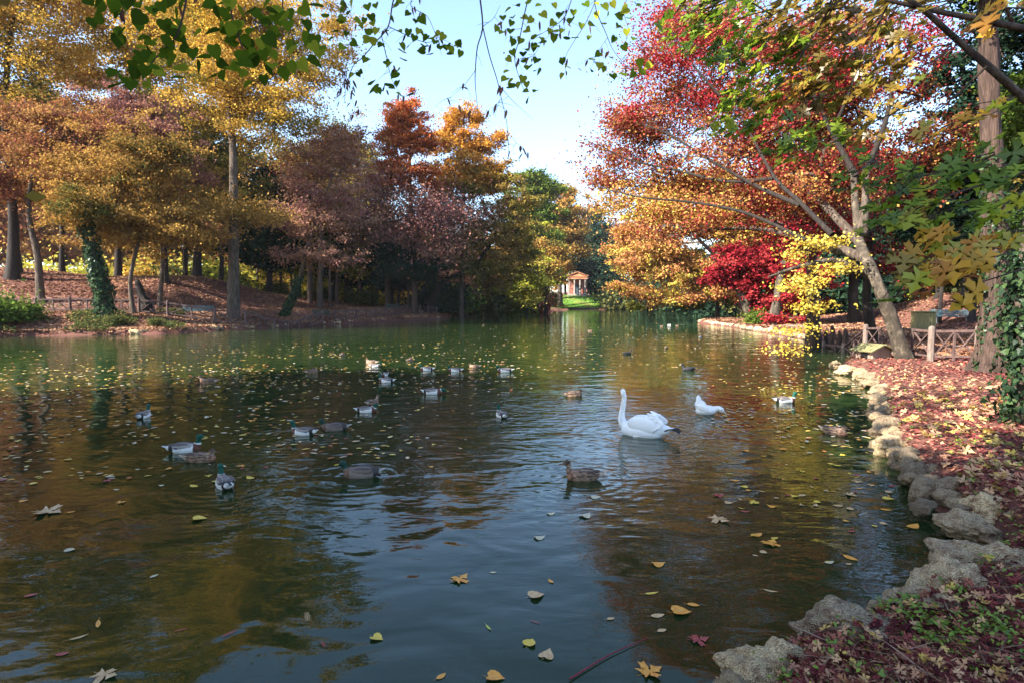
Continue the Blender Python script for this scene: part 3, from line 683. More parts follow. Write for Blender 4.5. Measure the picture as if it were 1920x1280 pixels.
# sparse pinkish tree with bare branches, and the ivied slanting stem
tree('sparse_tree', 'sparse pinkish-brown tree with bare pale branches and leaning ivy-green trunk', 530, 58, [(548, 560), (562, 520), (575, 470), (595, 400), (625, 330)], 0.3,
     [(600, 330, 70, 60), (660, 300, 60, 60), (590, 420, 90, 30), (560, 480, 70, 16), (660, 400, 70, 60), (540, 390, 50, 26), (620, 480, 60, 20)], 'purple', 150, 42, 0.16, seed=8, flat=0.2, tip=0.02, bark=BARK, tb=(0.35, 1), ivy=(0, 0.42, 1500, 0.2, 0.25), bow=0.03,
     extra=[([(640, 260, 60, 40), (560, 300, 50, 40), (610, 500, 50, 14)], 'redbrown', 50, 30, 0.16, 0.9)])
tree('broadleaf_tree', 'bushy olive and copper tree on the skyline left of the crimson top', 655, 92, [(655, 450), (655, 350), (655, 290)], 0.35,
     [(640, 265, 60, 40), (680, 300, 50, 50), (610, 300, 60, 50), (660, 360, 80, 50), (700, 350, 40, 50), (560, 300, 60, 50)], 'olive', 120, 100, 0.26, seed=29, tb=(0.2, 1))
tree('broadleaf_tree', 'russet tree in front of the evergreens right of the oak', 600, 72, [(602, 450), (600, 350), (605, 280)], 0.35,
     [(600, 300, 60, 50), (640, 270, 50, 40), (560, 330, 50, 40), (620, 380, 60, 50)], 'redbrown', 70, 90, 0.24, seed=9, tb=(0.1, .9))
for i, (px, d, h, lb) in enumerate([(505, 78, 19, 'dark evergreen directly right of the oak trunk'), (560, 82, 20, 'dark evergreen behind the sparse pinkish tree'), (628, 84, 17, 'dark evergreen left of the tall crimson crown'), (680, 90, 15, 'low dark evergreen in the wood left of the tall crimson crown'), (735, 84, 11, 'squat dark yew behind the sunlit reddish trunk')]):
    back_tree('conifer', px, d, h, lb, 'dark evergreens behind the left bank', i * 1.3, 1.15)
# tall pair behind the point of the bank
tree('cypress_tree', 'tall tree with narrow crimson and rust top, highest on the skyline', 778, 77, [(776, 480), (770, 380), (768, 290), (766, 215)], 0.42,
     [(765, 215, 42, 32), (760, 265, 52, 30), (765, 320, 60, 35)], 'rust', 110, 100, 0.23, seed=10, bark=BARK_R, flat=0.25, shell=2.6, tmix=0.5, tip=0.02,
     extra=[([(760, 400, 90, 45), (700, 380, 60, 50), (820, 420, 70, 50), (760, 460, 100, 40), (700, 450, 60, 40), (740, 345, 60, 40)], 'purple', 120, 105, 0.24, 1.5)])
tree('broadleaf_tree', 'tall orange-topped tree right beside the crimson one on the skyline', 865, 84, [(866, 480), (868, 380), (870, 280), (870, 220)], 0.36,
     [(872, 218, 42, 24), (850, 265, 50, 35), (905, 275, 50, 32), (885, 330, 75, 40), (925, 330, 40, 35), (840, 340, 50, 40)], 'orange', 150, 105, 0.25, seed=11, flat=0.25, shell=2.5, tip=0.02,
     extra=[([(860, 400, 90, 45), (820, 380, 50, 40)], 'purple', 60, 100, 0.25, 1.6)])
tree('oak_tree', 'spreading olive-brown oak with dark crooked limbs leaning over the water', 800, 83, [(830, 530), (870, 510), (905, 480), (935, 430)], 0.42,
     [(900, 430, 75, 50), (960, 420, 60, 60), (930, 360, 60, 40), (900, 500, 70, 28), (960, 500, 45, 40), (985, 450, 35, 60), (850, 460, 60, 30)], 'olive', 190, 90, 0.24, seed=12, flat=0.28, bark=BARK_D, tip=0.03, tb=(0.15, 1.0), top_r=0.5, bow=0.05)
tree('pine_tree', 'sunlit reddish trunk standing on the point of the left bank under dark foliage', 776, 76, [(777, 540), (778, 500), (776, 470)], 0.34,
     [(790, 505, 50, 30), (750, 500, 50, 26), (720, 480, 40, 26)], 'conifer', 60, 130, 0.26, seed=13, bark=BARK_R, top_r=0.8)
# far side of the pond, left of the temple
tree('broadleaf_tree', 'grey-green tree on the skyline above the temple lawn', 985, 132, [(985, 450), (985, 380), (985, 335)], 0.6,
     [(985, 345, 40, 28), (1010, 375, 45, 40), (985, 410, 50, 50), (1020, 440, 40, 40)], 'green', 110, 100, 0.4, seed=14, tb=(0.2, 1))
tree('broadleaf_tree', 'rounded rust-brown tree sloping down to the bright gap of sky', 1050, 168, [(1048, 470), (1045, 400), (1045, 360)], 0.7,
     [(1040, 362, 35, 25), (1055, 400, 42, 35), (1068, 440, 35, 40), (1035, 440, 45, 40), (1082, 468, 20, 24), (1085, 425, 22, 26), (1062, 372, 24, 22)], 'goldbrown', 120, 100, 0.48, seed=15)
tree('broadleaf_tree', 'pale yellow-green tree on the lawn left of the temple', 1028, 158, [(1028, 520), (1030, 490), (1035, 460)], 0.35,
     [(1034, 462, 22, 24), (1012, 495, 32, 24), (1032, 500, 20, 22), (1004, 522, 26, 18), (1024, 530, 20, 14)], 'lime', 110, 110, 0.42, seed=16, shell=2.6)
tree('broadleaf_tree', 'pale bleached tree with yellow-brown leaves between the oak and the lawn', 985, 128, [(985, 520), (990, 480), (1000, 440)], 0.3,
     [(995, 455, 26, 40), (985, 500, 30, 30), (1005, 480, 24, 26)], 'lime', 70, 90, 0.36, seed=17, bark=BARK_L, tb=(0.1, .8))
tree('broadleaf_tree', 'orange-leaved tree leaning over the left side of the temple roof', 1052, 178, [(1052, 520), (1053, 490), (1054, 470)], 0.3,
     [(1054, 505, 16, 16), (1050, 525, 14, 16), (1062, 500, 12, 9)], 'orange', 40, 90, 0.42, seed=18)
for i, (px, d, h, k, lb) in enumerate([(1112, 205, 31, 'conifer', 'blue-green evergreen right of the temple'), (1128, 198, 27, 'conifer', 'dark evergreen between the temple and the peach tree'), (1098, 215, 31, 'goldbrown', 'brown tree directly behind the temple roof'),
        (1140, 230, 31, 'purple', 'hazy purple-grey tree in the gap on the skyline'), (1060, 205, 22, 'olive', 'olive tree behind the temple to its left'), (1020, 190, 22, 'goldbrown', 'tall brown tree behind the pale yellow-green one'), (1165, 235, 31, 'rust', 'far russet tree right of the gap'), (1200, 215, 20, 'olive', 'far olive tree behind the peach-coloured tree'), (1250, 200, 20, 'conifer', 'far evergreen seen under the peach-coloured tree'), (1310, 190, 18, 'conifer', 'far dark evergreen at the end of the pond'), (1370, 190, 18, 'olive', 'far olive tree at the right end of the pond'), (1440, 170, 20, 'conifer', 'dark evergreen behind the crimson maple')]):
    back_tree(k, px, d, h, lb, 'trees at the far end of the pond', i * 0.9, 1.1)
# purple weeping shrub, bushes
tree('weeping_tree', 'drooping purple-pink tree at the water beyond the bank point', 862, 96, [(864, 540), (864, 520), (862, 500)], 0.2,
     [(860, 510, 34, 16), (855, 535, 36, 26), (875, 540, 26, 24)], 'purple', 70, 110, 0.24, seed=19, droop=0.2, tb=(0.3, 1))
for px, d, s, k, lb in [(905, 100, 2.2, 'shrub', 'dark green bush on the shore beyond the bank point'), (950, 104, 2.3, 'green', 'rounded green bush at the water below the oak limbs'), (975, 120, 2.6, 'purple', 'purple shrub left of the lawn'), (1000, 125, 2.2, 'crimson', 'dark crimson shrub at the left end of the lawn'),
        (1124, 196, 3.6, 'conifer', 'dark evergreen bush right of the temple on the lawn'), (1146, 190, 4.0, 'conifer', 'dark evergreen bush between the lawn and the peach-coloured tree'), (825, 88, 2.4, 'conifer', 'dark yew bush behind the small wooden railing'), (845, 92, 2.4, 'green', 'green bush right of the small wooden railing'), (925, 112, 2.6, 'shrub', 'bush behind the rounded green one on the shore'), (1022, 163, 2.0, 'shrub', 'low bush on the lawn edge by the pale tree')]:
    shrub(k, px, d, s, lb)
# evergreen and golden wood behind
rb = np.random.default_rng(77)
keys = ['gold', 'goldbrown', 'olive', 'lime', 'gold', 'conifer', 'olive', 'goldbrown', 'rust']
spots = []
for row, (d0, n, h) in enumerate([(88, 15, 19), (105, 17, 23), (124, 17, 26)]):
    for i in range(n):
        px = -190 + i * (1180 / (n - 1)) + rb.uniform(-22, 22) + row * 12
        if px > 730 and d0 < 120: d = max(d0, 100) + rb.uniform(0, 12)
        else: d = d0 + rb.uniform(-5, 7)
        k = keys[rb.integers(len(keys))]
        if row == 0 and px < 440: continue
        hh = h * rb.uniform(0.85, 1.1) * (1.0 if px < 500 else (0.92 if px < 720 else 0.62))
        spots.append((k, px, d, hh, rb.uniform(0, 6.3)))
for k, px, d, hh, rz in spots:
    back_tree(k, px, d, hh, KIND_TXT[k] + ' tree deep in the wood behind the left bank', G_BACK + ', ' + KIND_TXT[k], rz)
for i in range(13):
    k = ['gold', 'lime', 'lime'][i % 3]
    shrub(k, 470 + i * 26, 103 + (i * 5) % 12, 2.6, {'lime': 'yellow-green', 'gold': 'golden'}[k] + ' bush in the light far beyond the row of bare stems', {'lime': 'yellow-green', 'gold': 'golden'}[k] + ' bushes beyond the bare stems', 'undergrowth_bush')
# bare conifer trunks in the plantation right of the oak
for i, (px, d, r) in enumerate([(484, 84, .2), (528, 82, .22), (547, 86, .2), (582, 74, .38), (590, 90, .18), (598, 80, .26), (604, 92, .2), (619, 74, .22), (622, 84, .25), (633, 78, .28), (658, 92, .15), (674, 84, .42), (697, 88, .36), (727, 80, .42), (747, 86, .2), (766, 82, .22), (706, 95, .24)]):
    x, y = at(px, d); g = Hs(x, y)
    o = empty('plantation_tree', (x, y, g)); lit = i in (4, 10)
    tag(o, ('slender pale sunlit trunk among the dark stems right of the oak' if lit else 'straight bare reddish-brown stem in the row right of the oak'), 'tree', 'pale stems in the plantation' if lit else 'brown stems in the plantation')
    V, Fq = tube(catmull([[0, 0, -.3], [0.1, 0, 5], [0, 0.1, 11]], 10), np.linspace(r, r * .6, 10), 8, 0.1, None, i)
    mobj('trunk', np_mesh('trunk', V, [Fq], BARK_L if lit else BARK_R, smooth=True), o)  # sunlit look of the lit stems is put into their bark colour
    A = np.column_stack([rb.normal(size=14) * 1.6, rb.normal(size=14) * 1.6, rb.uniform(7.0, 12, 14)])
    mobj('crown', crown_mesh('crown', A, PAL['conifer' if i % 3 else 'olive'], 70, 0.9, 0.32, rb, 0.5), o)
# sunlit understory between the trunks
for i in range(30):
    px = -60 + i * 27.5; d = 76 + (i * 7) % 13; k = ['lime', 'gold', 'lime', 'shrub', 'gold', 'lime'][i % 6]
    if 440 < px < 470 or (px > 470 and i % 3): continue
    if px > 470: k = 'shrub'
    txt = {'lime': 'yellow-green', 'gold': 'golden', 'shrub': 'dull green'}[k]
    shrub(k, px, d, 2.3 if px < 450 else 1.2, txt + ' undergrowth bush glowing between the trunks behind the left bank', txt + ' bushes behind the left bank', 'undergrowth_bush')
shrub('green', 20, 41.5, 0.95, 'feathery green bush on the left bank at the picture edge'); shrub('shrub', 290, 43.5, 0.3, 'small dark bush below the fence, right of the ivied tree'); shrub('shrub', 215, 42.8, 0.4, 'ivy mound at the foot of the leaning ivied tree')
shrub('green', -30, 40.5, 1.2, 'green bush overhanging the water at the far left edge')
# large trees off the left edge whose shade falls over the pond
for i, (x, y, h) in enumerate([(-13, 2, 13), (-18, 7, 13), (-9, -2, 10), (-20, 1, 17), (-14, -7, 15)]):
    r = empty('shore_tree', (x, y, Hs(x, y)), i * 1.1); tag(r, 'broad tree on the near left shore shading the water', 'tree', 'trees on the near left shore')
    for n, m in zip(('trunk', 'crown'), BACKM[['goldbrown', 'olive'][i % 2]]):
        o = mobj(n, m, r); o.scale = (1.35 * h / 21, 1.35 * h / 21, h / 21)

for i, (px, d, s_, k) in enumerate([(1175, 156, 3.6, 'shrub'), (1200, 158, 4.2, 'conifer'), (1228, 157, 4.0, 'shrub'), (1255, 160, 4.6, 'conifer'), (1285, 158, 4.4, 'olive'), (1312, 160, 4.8, 'conifer'), (1342, 158, 4.6, 'shrub'), (1372, 158, 4.8, 'conifer'), (1405, 156, 4.6, 'conifer'), (1440, 154, 4.6, 'conifer')]):
    shrub('green' if k == 'olive' else k, px, d + 6, s_, 'dark bush at the far water edge under the peach-coloured tree', 'bushes on the far shore')
# ------------------------------------------------------------------ right bank trees
# the leaning parrotia-like tree
tree('spreading_tree', 'leaning tree with mottled bark beside the duck house, red and gold crown over the pond', 1702, 19.6, [(1672, 600), (1640, 520), (1612, 455, 1), (1606, 400, 1.5), (1600, 330, 2)], 0.24,
     [(1330, 170, 130, 70, 6), (1215, 240, 115, 55, 7), (1165, 300, 75, 40, 8), (1155, 350, 70, 30, 8), (1300, 420, 100, 34, 5), (1300, 320, 130, 50, 6), (1420, 260, 130, 80, 4), (1480, 150, 150, 80, 4), (1600, 220, 150, 100, 4), (1500, 350, 130, 60, 3), (1330, 80, 110, 70, 7), (1270, 30, 80, 50, 8), (1180, 215, 50, 25, 8), (1140, 340, 40, 16, 8), (1420, 360, 110, 50, 4), (1560, 60, 150, 80, 4), (1720, 260, 120, 110, 4), (1220, 120, 60, 50, 8)],
     'sunset', 460, 105, 0.100, bark=BARK_L, seed=31, flat=0.35, spread=0.52, tip=0.009, rough=0.2, flare=0.3, clump=2.2, tmix=0.32, top_r=0.45, sides=16, tmpl=QUAD, shell=2.4, kup=0.25, bow=0.03,
     extra=[([(1540, 452, 52, 11), (1490, 480, 44, 13), (1560, 505, 60, 14), (1500, 535, 45, 16), (1520, 575, 45, 10), (1500, 620, 45, 12), (1490, 655, 45, 10)], 'yellow', 66, 24, 0.080, 0.20),
            ([(1180, 380, 70, 26, 7.5), (1260, 390, 90, 30, 6.5), (1350, 400, 90, 36, 5.5), (1250, 350, 60, 20, 7)], 'peach', 90, 60, 0.10, 0.5)])
# limbs of that tree reaching over the water
def limb(root, px_pts, d, rad, mat=BARK_L, name='limb', seed=0):
    pts = catmull([P(q[0], q[1], d + (q[2] if len(q) > 2 else 0)) for q in px_pts], 22)
    V, Fq = tube(pts - np.array(root.location), np.interp(np.linspace(0, 1, 22), np.linspace(0, 1, len(rad)), rad), 9, 0.18, None, seed)
    return mobj(name, np_mesh(name, V, [Fq], mat, smooth=True), root)
LT = bpy.data.objects['spreading_tree']
limb(LT, [(1630, 490, .5), (1570, 465, 1.5), (1510, 450, 2.5), (1440, 405, 4), (1360, 370, 5.5), (1280, 350, 7), (1200, 335, 8)], 19.6, [0.17, 0.15, 0.13, 0.10, 0.07, 0.045, 0.02], BARK, seed=1)
limb(LT, [(1613, 455, 1), (1560, 400, 2), (1500, 340, 3.5), (1440, 270, 5), (1380, 190, 6)], 19.6, [0.18, 0.15, 0.12, 0.08, 0.03], BARK, seed=2)
limb(LT, [(1640, 520, .3), (1570, 490, 1), (1500, 500, 1), (1440, 520, 1)], 19.6, [0.16, 0.11, 0.07, 0.03], BARK_L, seed=3)
limb(LT, [(1615, 440, 1), (1622, 390, 1), (1624, 340, 1.5), (1650, 240, 2)], 19.6, [0.2, 0.14, 0.08, 0.02], BARK, seed=4)
limb(LT, [(1510, 450, 2.5), (1430, 430, 3.5), (1340, 430, 5), (1250, 440, 6)], 19.6, [0.12, 0.09, 0.06, 0.02], BARK, seed=5)
for i_, (pl, r0_) in enumerate([([(1560, 440, -.5), (1500, 380, .5), (1450, 330, 1.5), (1400, 240, 2.5), (1350, 180, 3)], .09), ([(1500, 385, .5), (1420, 350, 2), (1330, 300, 3), (1250, 250, 4), (1190, 230, 5)], .08), ([(1450, 335, 1.5), (1360, 340, 3), (1270, 320, 4.5), (1180, 300, 5.5), (1120, 270, 6)], .07),
        ([(1605, 330, .5), (1560, 250, 1), (1520, 160, 1), (1500, 60, 1)], .10), ([(1620, 330, .5), (1660, 230, 1), (1680, 120, 1), (1690, 20, 1)], .10), ([(1560, 250, 1), (1600, 150, 1), (1610, 50, 1)], .06), ([(1510, 450, 0), (1400, 400, 1.5), (1300, 380, 3), (1200, 370, 4), (1120, 350, 5)], .07), ([(1350, 180, 3), (1290, 110, 3.5), (1250, 40, 4)], .05)]):
    limb(LT, pl, 19.6, [r0_, r0_ * .75, r0_ * .5, .012], BARK_D, seed=20 + i_)  # near-black bark puts shade into the colour of these limbs
# crimson cut-leaf maple behind it
tree('crimson_maple', 'tall feathery crimson maple glowing behind the spreading tree up to the top edge', 1640, 28, [(1625, 560), (1630, 450), (1600, 330), (1560, 220), (1520, 100)], 0.25,
     [(1255, 120, 80, 50, -3.5), (1330, 180, 80, 34, -4), (1250, 30, 60, 60, -3.5), (1350, 60, 80, 60, -4), (1460, 80, 100, 60, -5.5), (1560, 150, 100, 60, -6), (1700, 100, 110, 60, -6), (1620, 300, 90, 50, -5.5), (1420, 320, 60, 30, -5), (1450, 230, 70, 40, -5.5), (1200, 210, 40, 20, -3), (1400, 400, 70, 36, -4), (1480, 440, 70, 30, -5), (1420, 450, 50, 20, -4), (1560, 420, 110, 50), (1700, 350, 80, 60), (1480, 400, 60, 40), (1700, 480, 70, 40), (1290, 220, 60, 30, 1)], 'crimson', 160, 110, 0.095, bark=BARK_D, seed=32, flat=0.3, tip=0.01, spread=0.6, clump=3, tmpl=QUAD, shell=2.6, bow=0.03)
tree('crimson_maple', 'low crimson maple on the point of the right bank with two slanting pale trunks', 1412, 51, [(1398, 570), (1385, 540), (1390, 510)], 0.42,
     [(1370, 500, 45, 22), (1400, 480, 50, 26), (1440, 510, 55, 36), (1480, 540, 50, 40), (1450, 570, 50, 20), (1395, 530, 50, 22), (1340, 515, 24, 14), (1500, 480, 50, 50)], 'crimson', 190, 130, 0.20, bark=BARK_L, seed=33, flat=0.28, top_r=0.5, droop=0.08, tip=0.02)
tree('crimson_maple', 'crimson maple stem just right of the low maple on the point', 1450, 47, [(1456, 570), (1462, 530), (1470, 490)], 0.42,
     [(1490, 560, 40, 20), (1510, 510, 50, 40), (1470, 600, 30, 12)], 'crimson', 60, 120, 0.19, bark=BARK_L, seed=34, flat=0.3, top_r=0.6)
tree('swamp_cypress', 'reddish cypress trunk standing among root knees beyond the fence at the water', 1526, 31, [(1524, 560), (1522, 500), (1520, 380), (1520, 200)], 0.36,
     [(1530, 330, 90, 60), (1540, 240, 80, 60), (1500, 180, 70, 60)], 'redbrown', 70, 110, 0.16, bark=BARK_R, seed=35, flare=0.9, top_r=0.5)
# the golden / peach tree over the water beyond
tree('peach_tree_crown', 'broad peach, orange and yellow tree drooping to the water on the far right shore', 1400, 66, [(1380, 540), (1340, 480, -3), (1300, 440, -5)], 0.5,
     [(1200, 440, 56, 32, 4), (1250, 400, 90, 40), (1340, 420, 100, 50), (1190, 500, 50, 24, 4), (1230, 480, 80, 40), (1310, 500, 90, 40), (1165, 540, 32, 12, 4), (1215, 557, 50, 16, 2), (1270, 555, 50, 20), (1350, 550, 50, 14), (1400, 460, 80, 60), (1160, 470, 26, 12, 4), (1330, 360, 90, 40), (1440, 400, 60, 60)], 'peach', 360, 110, 0.22, bark=BARK, seed=36, flat=0.3, tip=0.02, shell=2.6, clump=3.5, tmix=0.7, bow=0.02)
tree('broadleaf_tree', 'green and yellow shrubby tree under the peach-coloured crown', 1345, 72, [(1345, 560), (1345, 540), (1345, 520)], 0.25,
     [(1340, 530, 28, 26), (1380, 560, 30, 16), (1190, 575, 20, 7), (1290, 570, 30, 10)], 'lime', 60, 100, 0.24, seed=37)
# the tall ivied redwood near the right edge
RW = tree('redwood_tree', 'tall reddish fibrous trunk near the right edge with ivy round its buttressed foot', 1868, 15.6, [(1868, 560), (1862, 400), (1856, 200), (1850, 0), (1848, -200)], 0.34,
     [(1800, -60, 140, 70), (1880, -120, 160, 80), (1900, 60, 80, 80, 3)], 'conifer', 90, 150, 0.10, bark=BARK_R, seed=38, flare=1.25, top_r=0.5, rough=0.25, sides=20, ivy=(0, 0.55, 1500, 0.10, 0.10))
rg = np.random.default_rng(5)
# deep evergreen mass behind it
tree('evergreen_tree', 'dense dark evergreen behind the reddish trunk at the right', 1872, 25, [(1860, 480), (1830, 300), (1800, 100)], 0.35,
     [(1790, 330, 90, 60), (1850, 420, 110, 60), (1780, 430, 80, 50), (1890, 300, 80, 90), (1800, 220, 60, 60), (1900, 180, 70, 70), (1760, 140, 50, 40), (1900, 500, 90, 30)], 'conifer', 220, 140, 0.16, bark=BARK_D, seed=39, clump=2)
tree('evergreen_tree', 'evergreen with green sprays at the right edge behind the ivy', 1960, 19, [(1960, 480), (1960, 300), (1960, 100)], 0.35,
     [(1930, 280, 80, 80), (1930, 450, 90, 80), (1950, 150, 70, 80), (1990, 560, 70, 60)], 'green', 130, 130, 0.12, bark=BARK_D, seed=40, clump=2, tb=(0, .6))
tree('woodland_tree', 'dark tree on the mound between the leaning trunk and the cypress', 1600, 48, [(1600, 470), (1600, 380), (1600, 300)], 0.4,
     [(1600, 400, 100, 60), (1650, 480, 80, 40), (1560, 480, 80, 40), (1700, 420, 90, 60)], 'conifer', 110, 110, 0.24, bark=BARK_D, seed=41)
for i, (px, d, r, lb) in enumerate([(1760, 40, .16, 'thin dark stem behind the bench on the right'), (1800, 44, .14, 'thin dark stem right of the bench'), (1822, 38, .2, 'dark stem left of the ivied redwood'), (1752, 46, .2, 'dark forked stem behind the mossy box')]):
    tree('slender_tree', lb, px, d, [(px + 6, 540), (px + 14 - 9 * i, 480), (px + 10, 420)], r, [(px, 470, 60, 30), (px + 20, 430, 60, 30)], 'green', 30, 110, 0.17, bark=BARK_D, seed=50 + i)
for px, d, s, k, lb in [(1790, 62, 2.2, 'crimson', 'pink-red bush in the light beyond the bench on the right'), (1740, 66, 2.3, 'lime', 'sunlit yellow bush beyond the mossy box'), (1830, 60, 2.2, 'lime', 'sunlit yellow-green bush between the stems at the right'), (1700, 70, 3.0, 'gold', 'golden bush far behind the leaning trunk'), (1870, 70, 3.0, 'crimson', 'red bush far behind the redwood'),
        (1420, 50, .7, 'green', 'small green bush at the foot of the low crimson maple'), (1600, 66, 3.0, 'conifer', 'dark bush on the back of the right mound'), (1520, 70, 3.2, 'conifer', 'dark bush behind the cypress'), (1450, 76, 3.2, 'shrub', 'bush behind the low crimson maple'), (1500, 90, 5.0, 'conifer', 'large dark bush behind the crimson maple and the cypress'), (1400, 120, 6.0, 'conifer', 'large dark bush behind the peach-coloured crown'), (1330, 140, 7.0, 'conifer', 'broad dark bush beyond the peach-coloured crown'), (1820, 85, 4.0, 'gold', 'golden bush closing the view at the right'), (1900, 48, 2.6, 'shrub', 'green bush behind the redwood foot'), (1380, 90, 3.5, 'conifer', 'dark bush at the shore right of the pond end')]:
    shrub(k, px, d, s, lb)
rb2 = np.random.default_rng(9)
for i in range(22):
    px = 1440 + (i % 11) * 62 + rb2.uniform(-20, 20); d = 80 + (i // 11) * 30 + rb2.uniform(-6, 6); k = ['conifer', 'olive', 'goldbrown', 'rust', 'conifer'][i % 5]
    back_tree(k, px, d, 24 + 4 * (i // 11), KIND_TXT[k] + ' tree in the wood behind the right bank', 'trees behind the right bank, ' + KIND_TXT[k], rb2.uniform(0, 6))
# ivy-covered stem at the right edge
IV = empty('ivy_clad_tree', ground_at(1918, 9.2)); tag(IV, 'slim stem smothered in glossy ivy at the very right edge', 'tree')
sp_pts = catmull([[0, 0, -0.2], [0.02, 0, 1.0], [-0.03, 0, 2.2], [0.05, 0, 3.4], [0.1, 0, 6.0], [0.2, 0.2, 9.0]], 24)
V, Fq = tube(sp_pts, np.linspace(0.13, 0.07, 24), 9, 0.15, None, 2); mobj('trunk', np_mesh('trunk', V, [Fq], BARK, smooth=True), IV)
ivy_on(IV, sp_pts[:12], np.full(12, 0.12), 1500, 0.09, rg, 0.22)
A = sample_blobs([(np.array([0.5, 0, 8.0]), np.array([2.2, 2.2, 1.6]))], 40, rg)
mobj('crown', crown_mesh('crown', A, PAL['green'], 90, 0.5, 0.09, rg, 0.4), IV)
# the near lime tree standing behind the camera
LN = empty('linden_tree', (-6.5, -13, Hs(-6.5, -13))); tag(LN, 'large green linden standing behind the camera on the near bank', 'tree')
tp = np.array([[0, 0, -.3], [0.2, 0.2, 3], [0.5, 0.4, 7], [0.8, 0.6, 12]])
B = [(np.array([1, 0, 8.5]), np.array([5.5, 4.0, 2.4])), (np.array([0, -1, 11.5]), np.array([4.5, 4.0, 2.5])), (np.array([-4, 1, 9]), np.array([4, 3.5, 2.5]))]
A = sample_blobs(B, 150, rg); A = A[(A[:, 1] - 4.5) < (A[:, 2] - 2.0) * 1.0]
N_, par_, rd_, tips_ = grow(tp, [0.4, 0.32, 0.24, 0.08], A, rg)
V, Fq = tube(catmull(tp, 16), np.linspace(0.4, 0.1, 16), 12, 0.1, None, 4)
V, Fs = join_parts([(V, Fq), skel_mesh(N_, par_, rd_)]); mobj('trunk', np_mesh('trunk', V, Fs, BARK, smooth=True), LN)
mobj('crown', crown_mesh('crown', N_[tips_], PAL['green'], 110, 0.7, 0.13, rg, 0.35), LN)

SM = empty('dapple_maple', (7.5, -1.0, Hs(7.5, -1.0))); tag(SM, 'unseen maple on the near right bank, crown added to dapple the ground', 'tree')  # out of view; its crown is placed to cast dapples on the bank
tp = np.array([[0, 0, -.3], [-0.3, 0.6, 3], [-1.4, 2.0, 6], [-3.0, 4.5, 8.6]])
A = sample_blobs([(np.array([-5.5, 6.5, 9.0]), np.array([5.0, 3.6, 1.2])), (np.array([-2, 3.5, 10]), np.array([4.0, 3.6, 1.2]))], 75, rg)
N_, par_, rd_, tips_ = grow(tp, [0.3, 0.24, 0.16, 0.07], A, rg)
V, Fq = tube(catmull(tp, 16), np.linspace(0.3, 0.08, 16), 12, 0.1, None, 5)
V, Fs = join_parts([(V, Fq), skel_mesh(N_, par_, rd_)]); mobj('trunk', np_mesh('trunk', V, Fs, BARK, smooth=True), SM)
mobj('crown', crown_mesh('crown', N_[tips_], PAL['lime'], 46, 0.42, 0.15, rg, 0.35), SM)
# ------------------------------------------------------------------ rocks
def rock_mat():
    m, nt, out = newmat('shore_rock'); L = nt.links
    tc = nd(nt, 'ShaderNodeTexCoord')
    n1 = nd(nt, 'ShaderNodeTexNoise'); n1.inputs['Scale'].default_value = 3.5; n1.inputs['Detail'].default_value = 8; n1.inputs['Roughness'].default_value = .7
    n2 = nd(nt, 'ShaderNodeTexVoronoi'); n2.inputs['Scale'].default_value = 22
    n3 = nd(nt, 'ShaderNodeTexNoise'); n3.inputs['Scale'].default_value = 26; n3.inputs['Detail'].default_value = 6
    for n in (n1, n2, n3): L.new(tc.outputs['Object'], n.inputs['Vector'])
    r = ramp(nt, [(0.3, (0.15, 0.09, 0.055)), (0.43, (0.44, 0.31, 0.20)), (0.55, (0.68, 0.54, 0.36)), (0.68, (0.27, 0.24, 0.08))], n1.outputs[0])
    r2 = ramp(nt, [(0.35, (0.5, 0.5, 0.5)), (0.6, (1.15, 1.15, 1.15))], n3.outputs[0])
    oi = nd(nt, 'ShaderNodeObjectInfo'); r3 = ramp(nt, [(0.0, (0.62, 0.60, 0.60)), (0.5, (1.0, 0.96, 0.9)), (1.0, (1.35, 1.28, 1.12))], oi.outputs['Random'])
    mx = nd(nt, 'ShaderNodeMixRGB', blend_type='MULTIPLY'); mx.inputs[0].default_value = 1
    L.new(r.outputs[0], mx.inputs[1]); L.new(r2.outputs[0], mx.inputs[2])
    mx0 = mx; mx = nd(nt, 'ShaderNodeMixRGB', blend_type='MULTIPLY'); mx.inputs[0].default_value = 1; L.new(mx0.outputs[0], mx.inputs[1]); L.new(r3.outputs[0], mx.inputs[2])
    b = nd(nt, 'ShaderNodeBsdfPrincipled'); b.inputs['Roughness'].default_value = 0.9; b.inputs['Specular IOR Level'].default_value = .2
    L.new(mx.outputs[0], b.inputs['Base Color'])
    ad = nd(nt, 'ShaderNodeMath', operation='ADD'); L.new(n3.outputs[0], ad.inputs[0]); L.new(n2.outputs['Distance'], ad.inputs[1])
    bp = nd(nt, 'ShaderNodeBump'); bp.inputs['Strength'].default_value = 1; bp.inputs['Distance'].default_value = 0.025
    L.new(ad.outputs[0], bp.inputs['Height']); L.new(bp.outputs[0], b.inputs['Normal']); L.new(b.outputs[0], out.inputs[0]); return m
ROCKM = rock_mat()
def rock_mesh(seed, sub=5, amp=0.42):
    bm = bmesh.new(); bmesh.ops.create_icosphere(bm, subdivisions=sub, radius=1.0)
    o = Vector((seed * 3.7, seed * 1.3, seed * 5.1))
    for v in bm.verts:
        p = v.co.copy(); r = 1 + amp * mnoise.noise(p * 1.1 + o) + amp * 0.55 * mnoise.noise(p * 2.4 + o) + amp * 0.3 * mnoise.noise(p * 5.0 + o)
        c = mnoise.voronoi(p * 2.2 + o)[0][0]; r += 0.10 * (c - 0.4)
        r += 0.05 * mnoise.noise(p * 11 + o)
        v.co = p * r
    me = bpy.data.meshes.new('shore_rock'); bm.to_mesh(me); bm.free(); me.materials.append(ROCKM)
    me.polygons.foreach_set('use_smooth', [True] * len(me.polygons)); return me
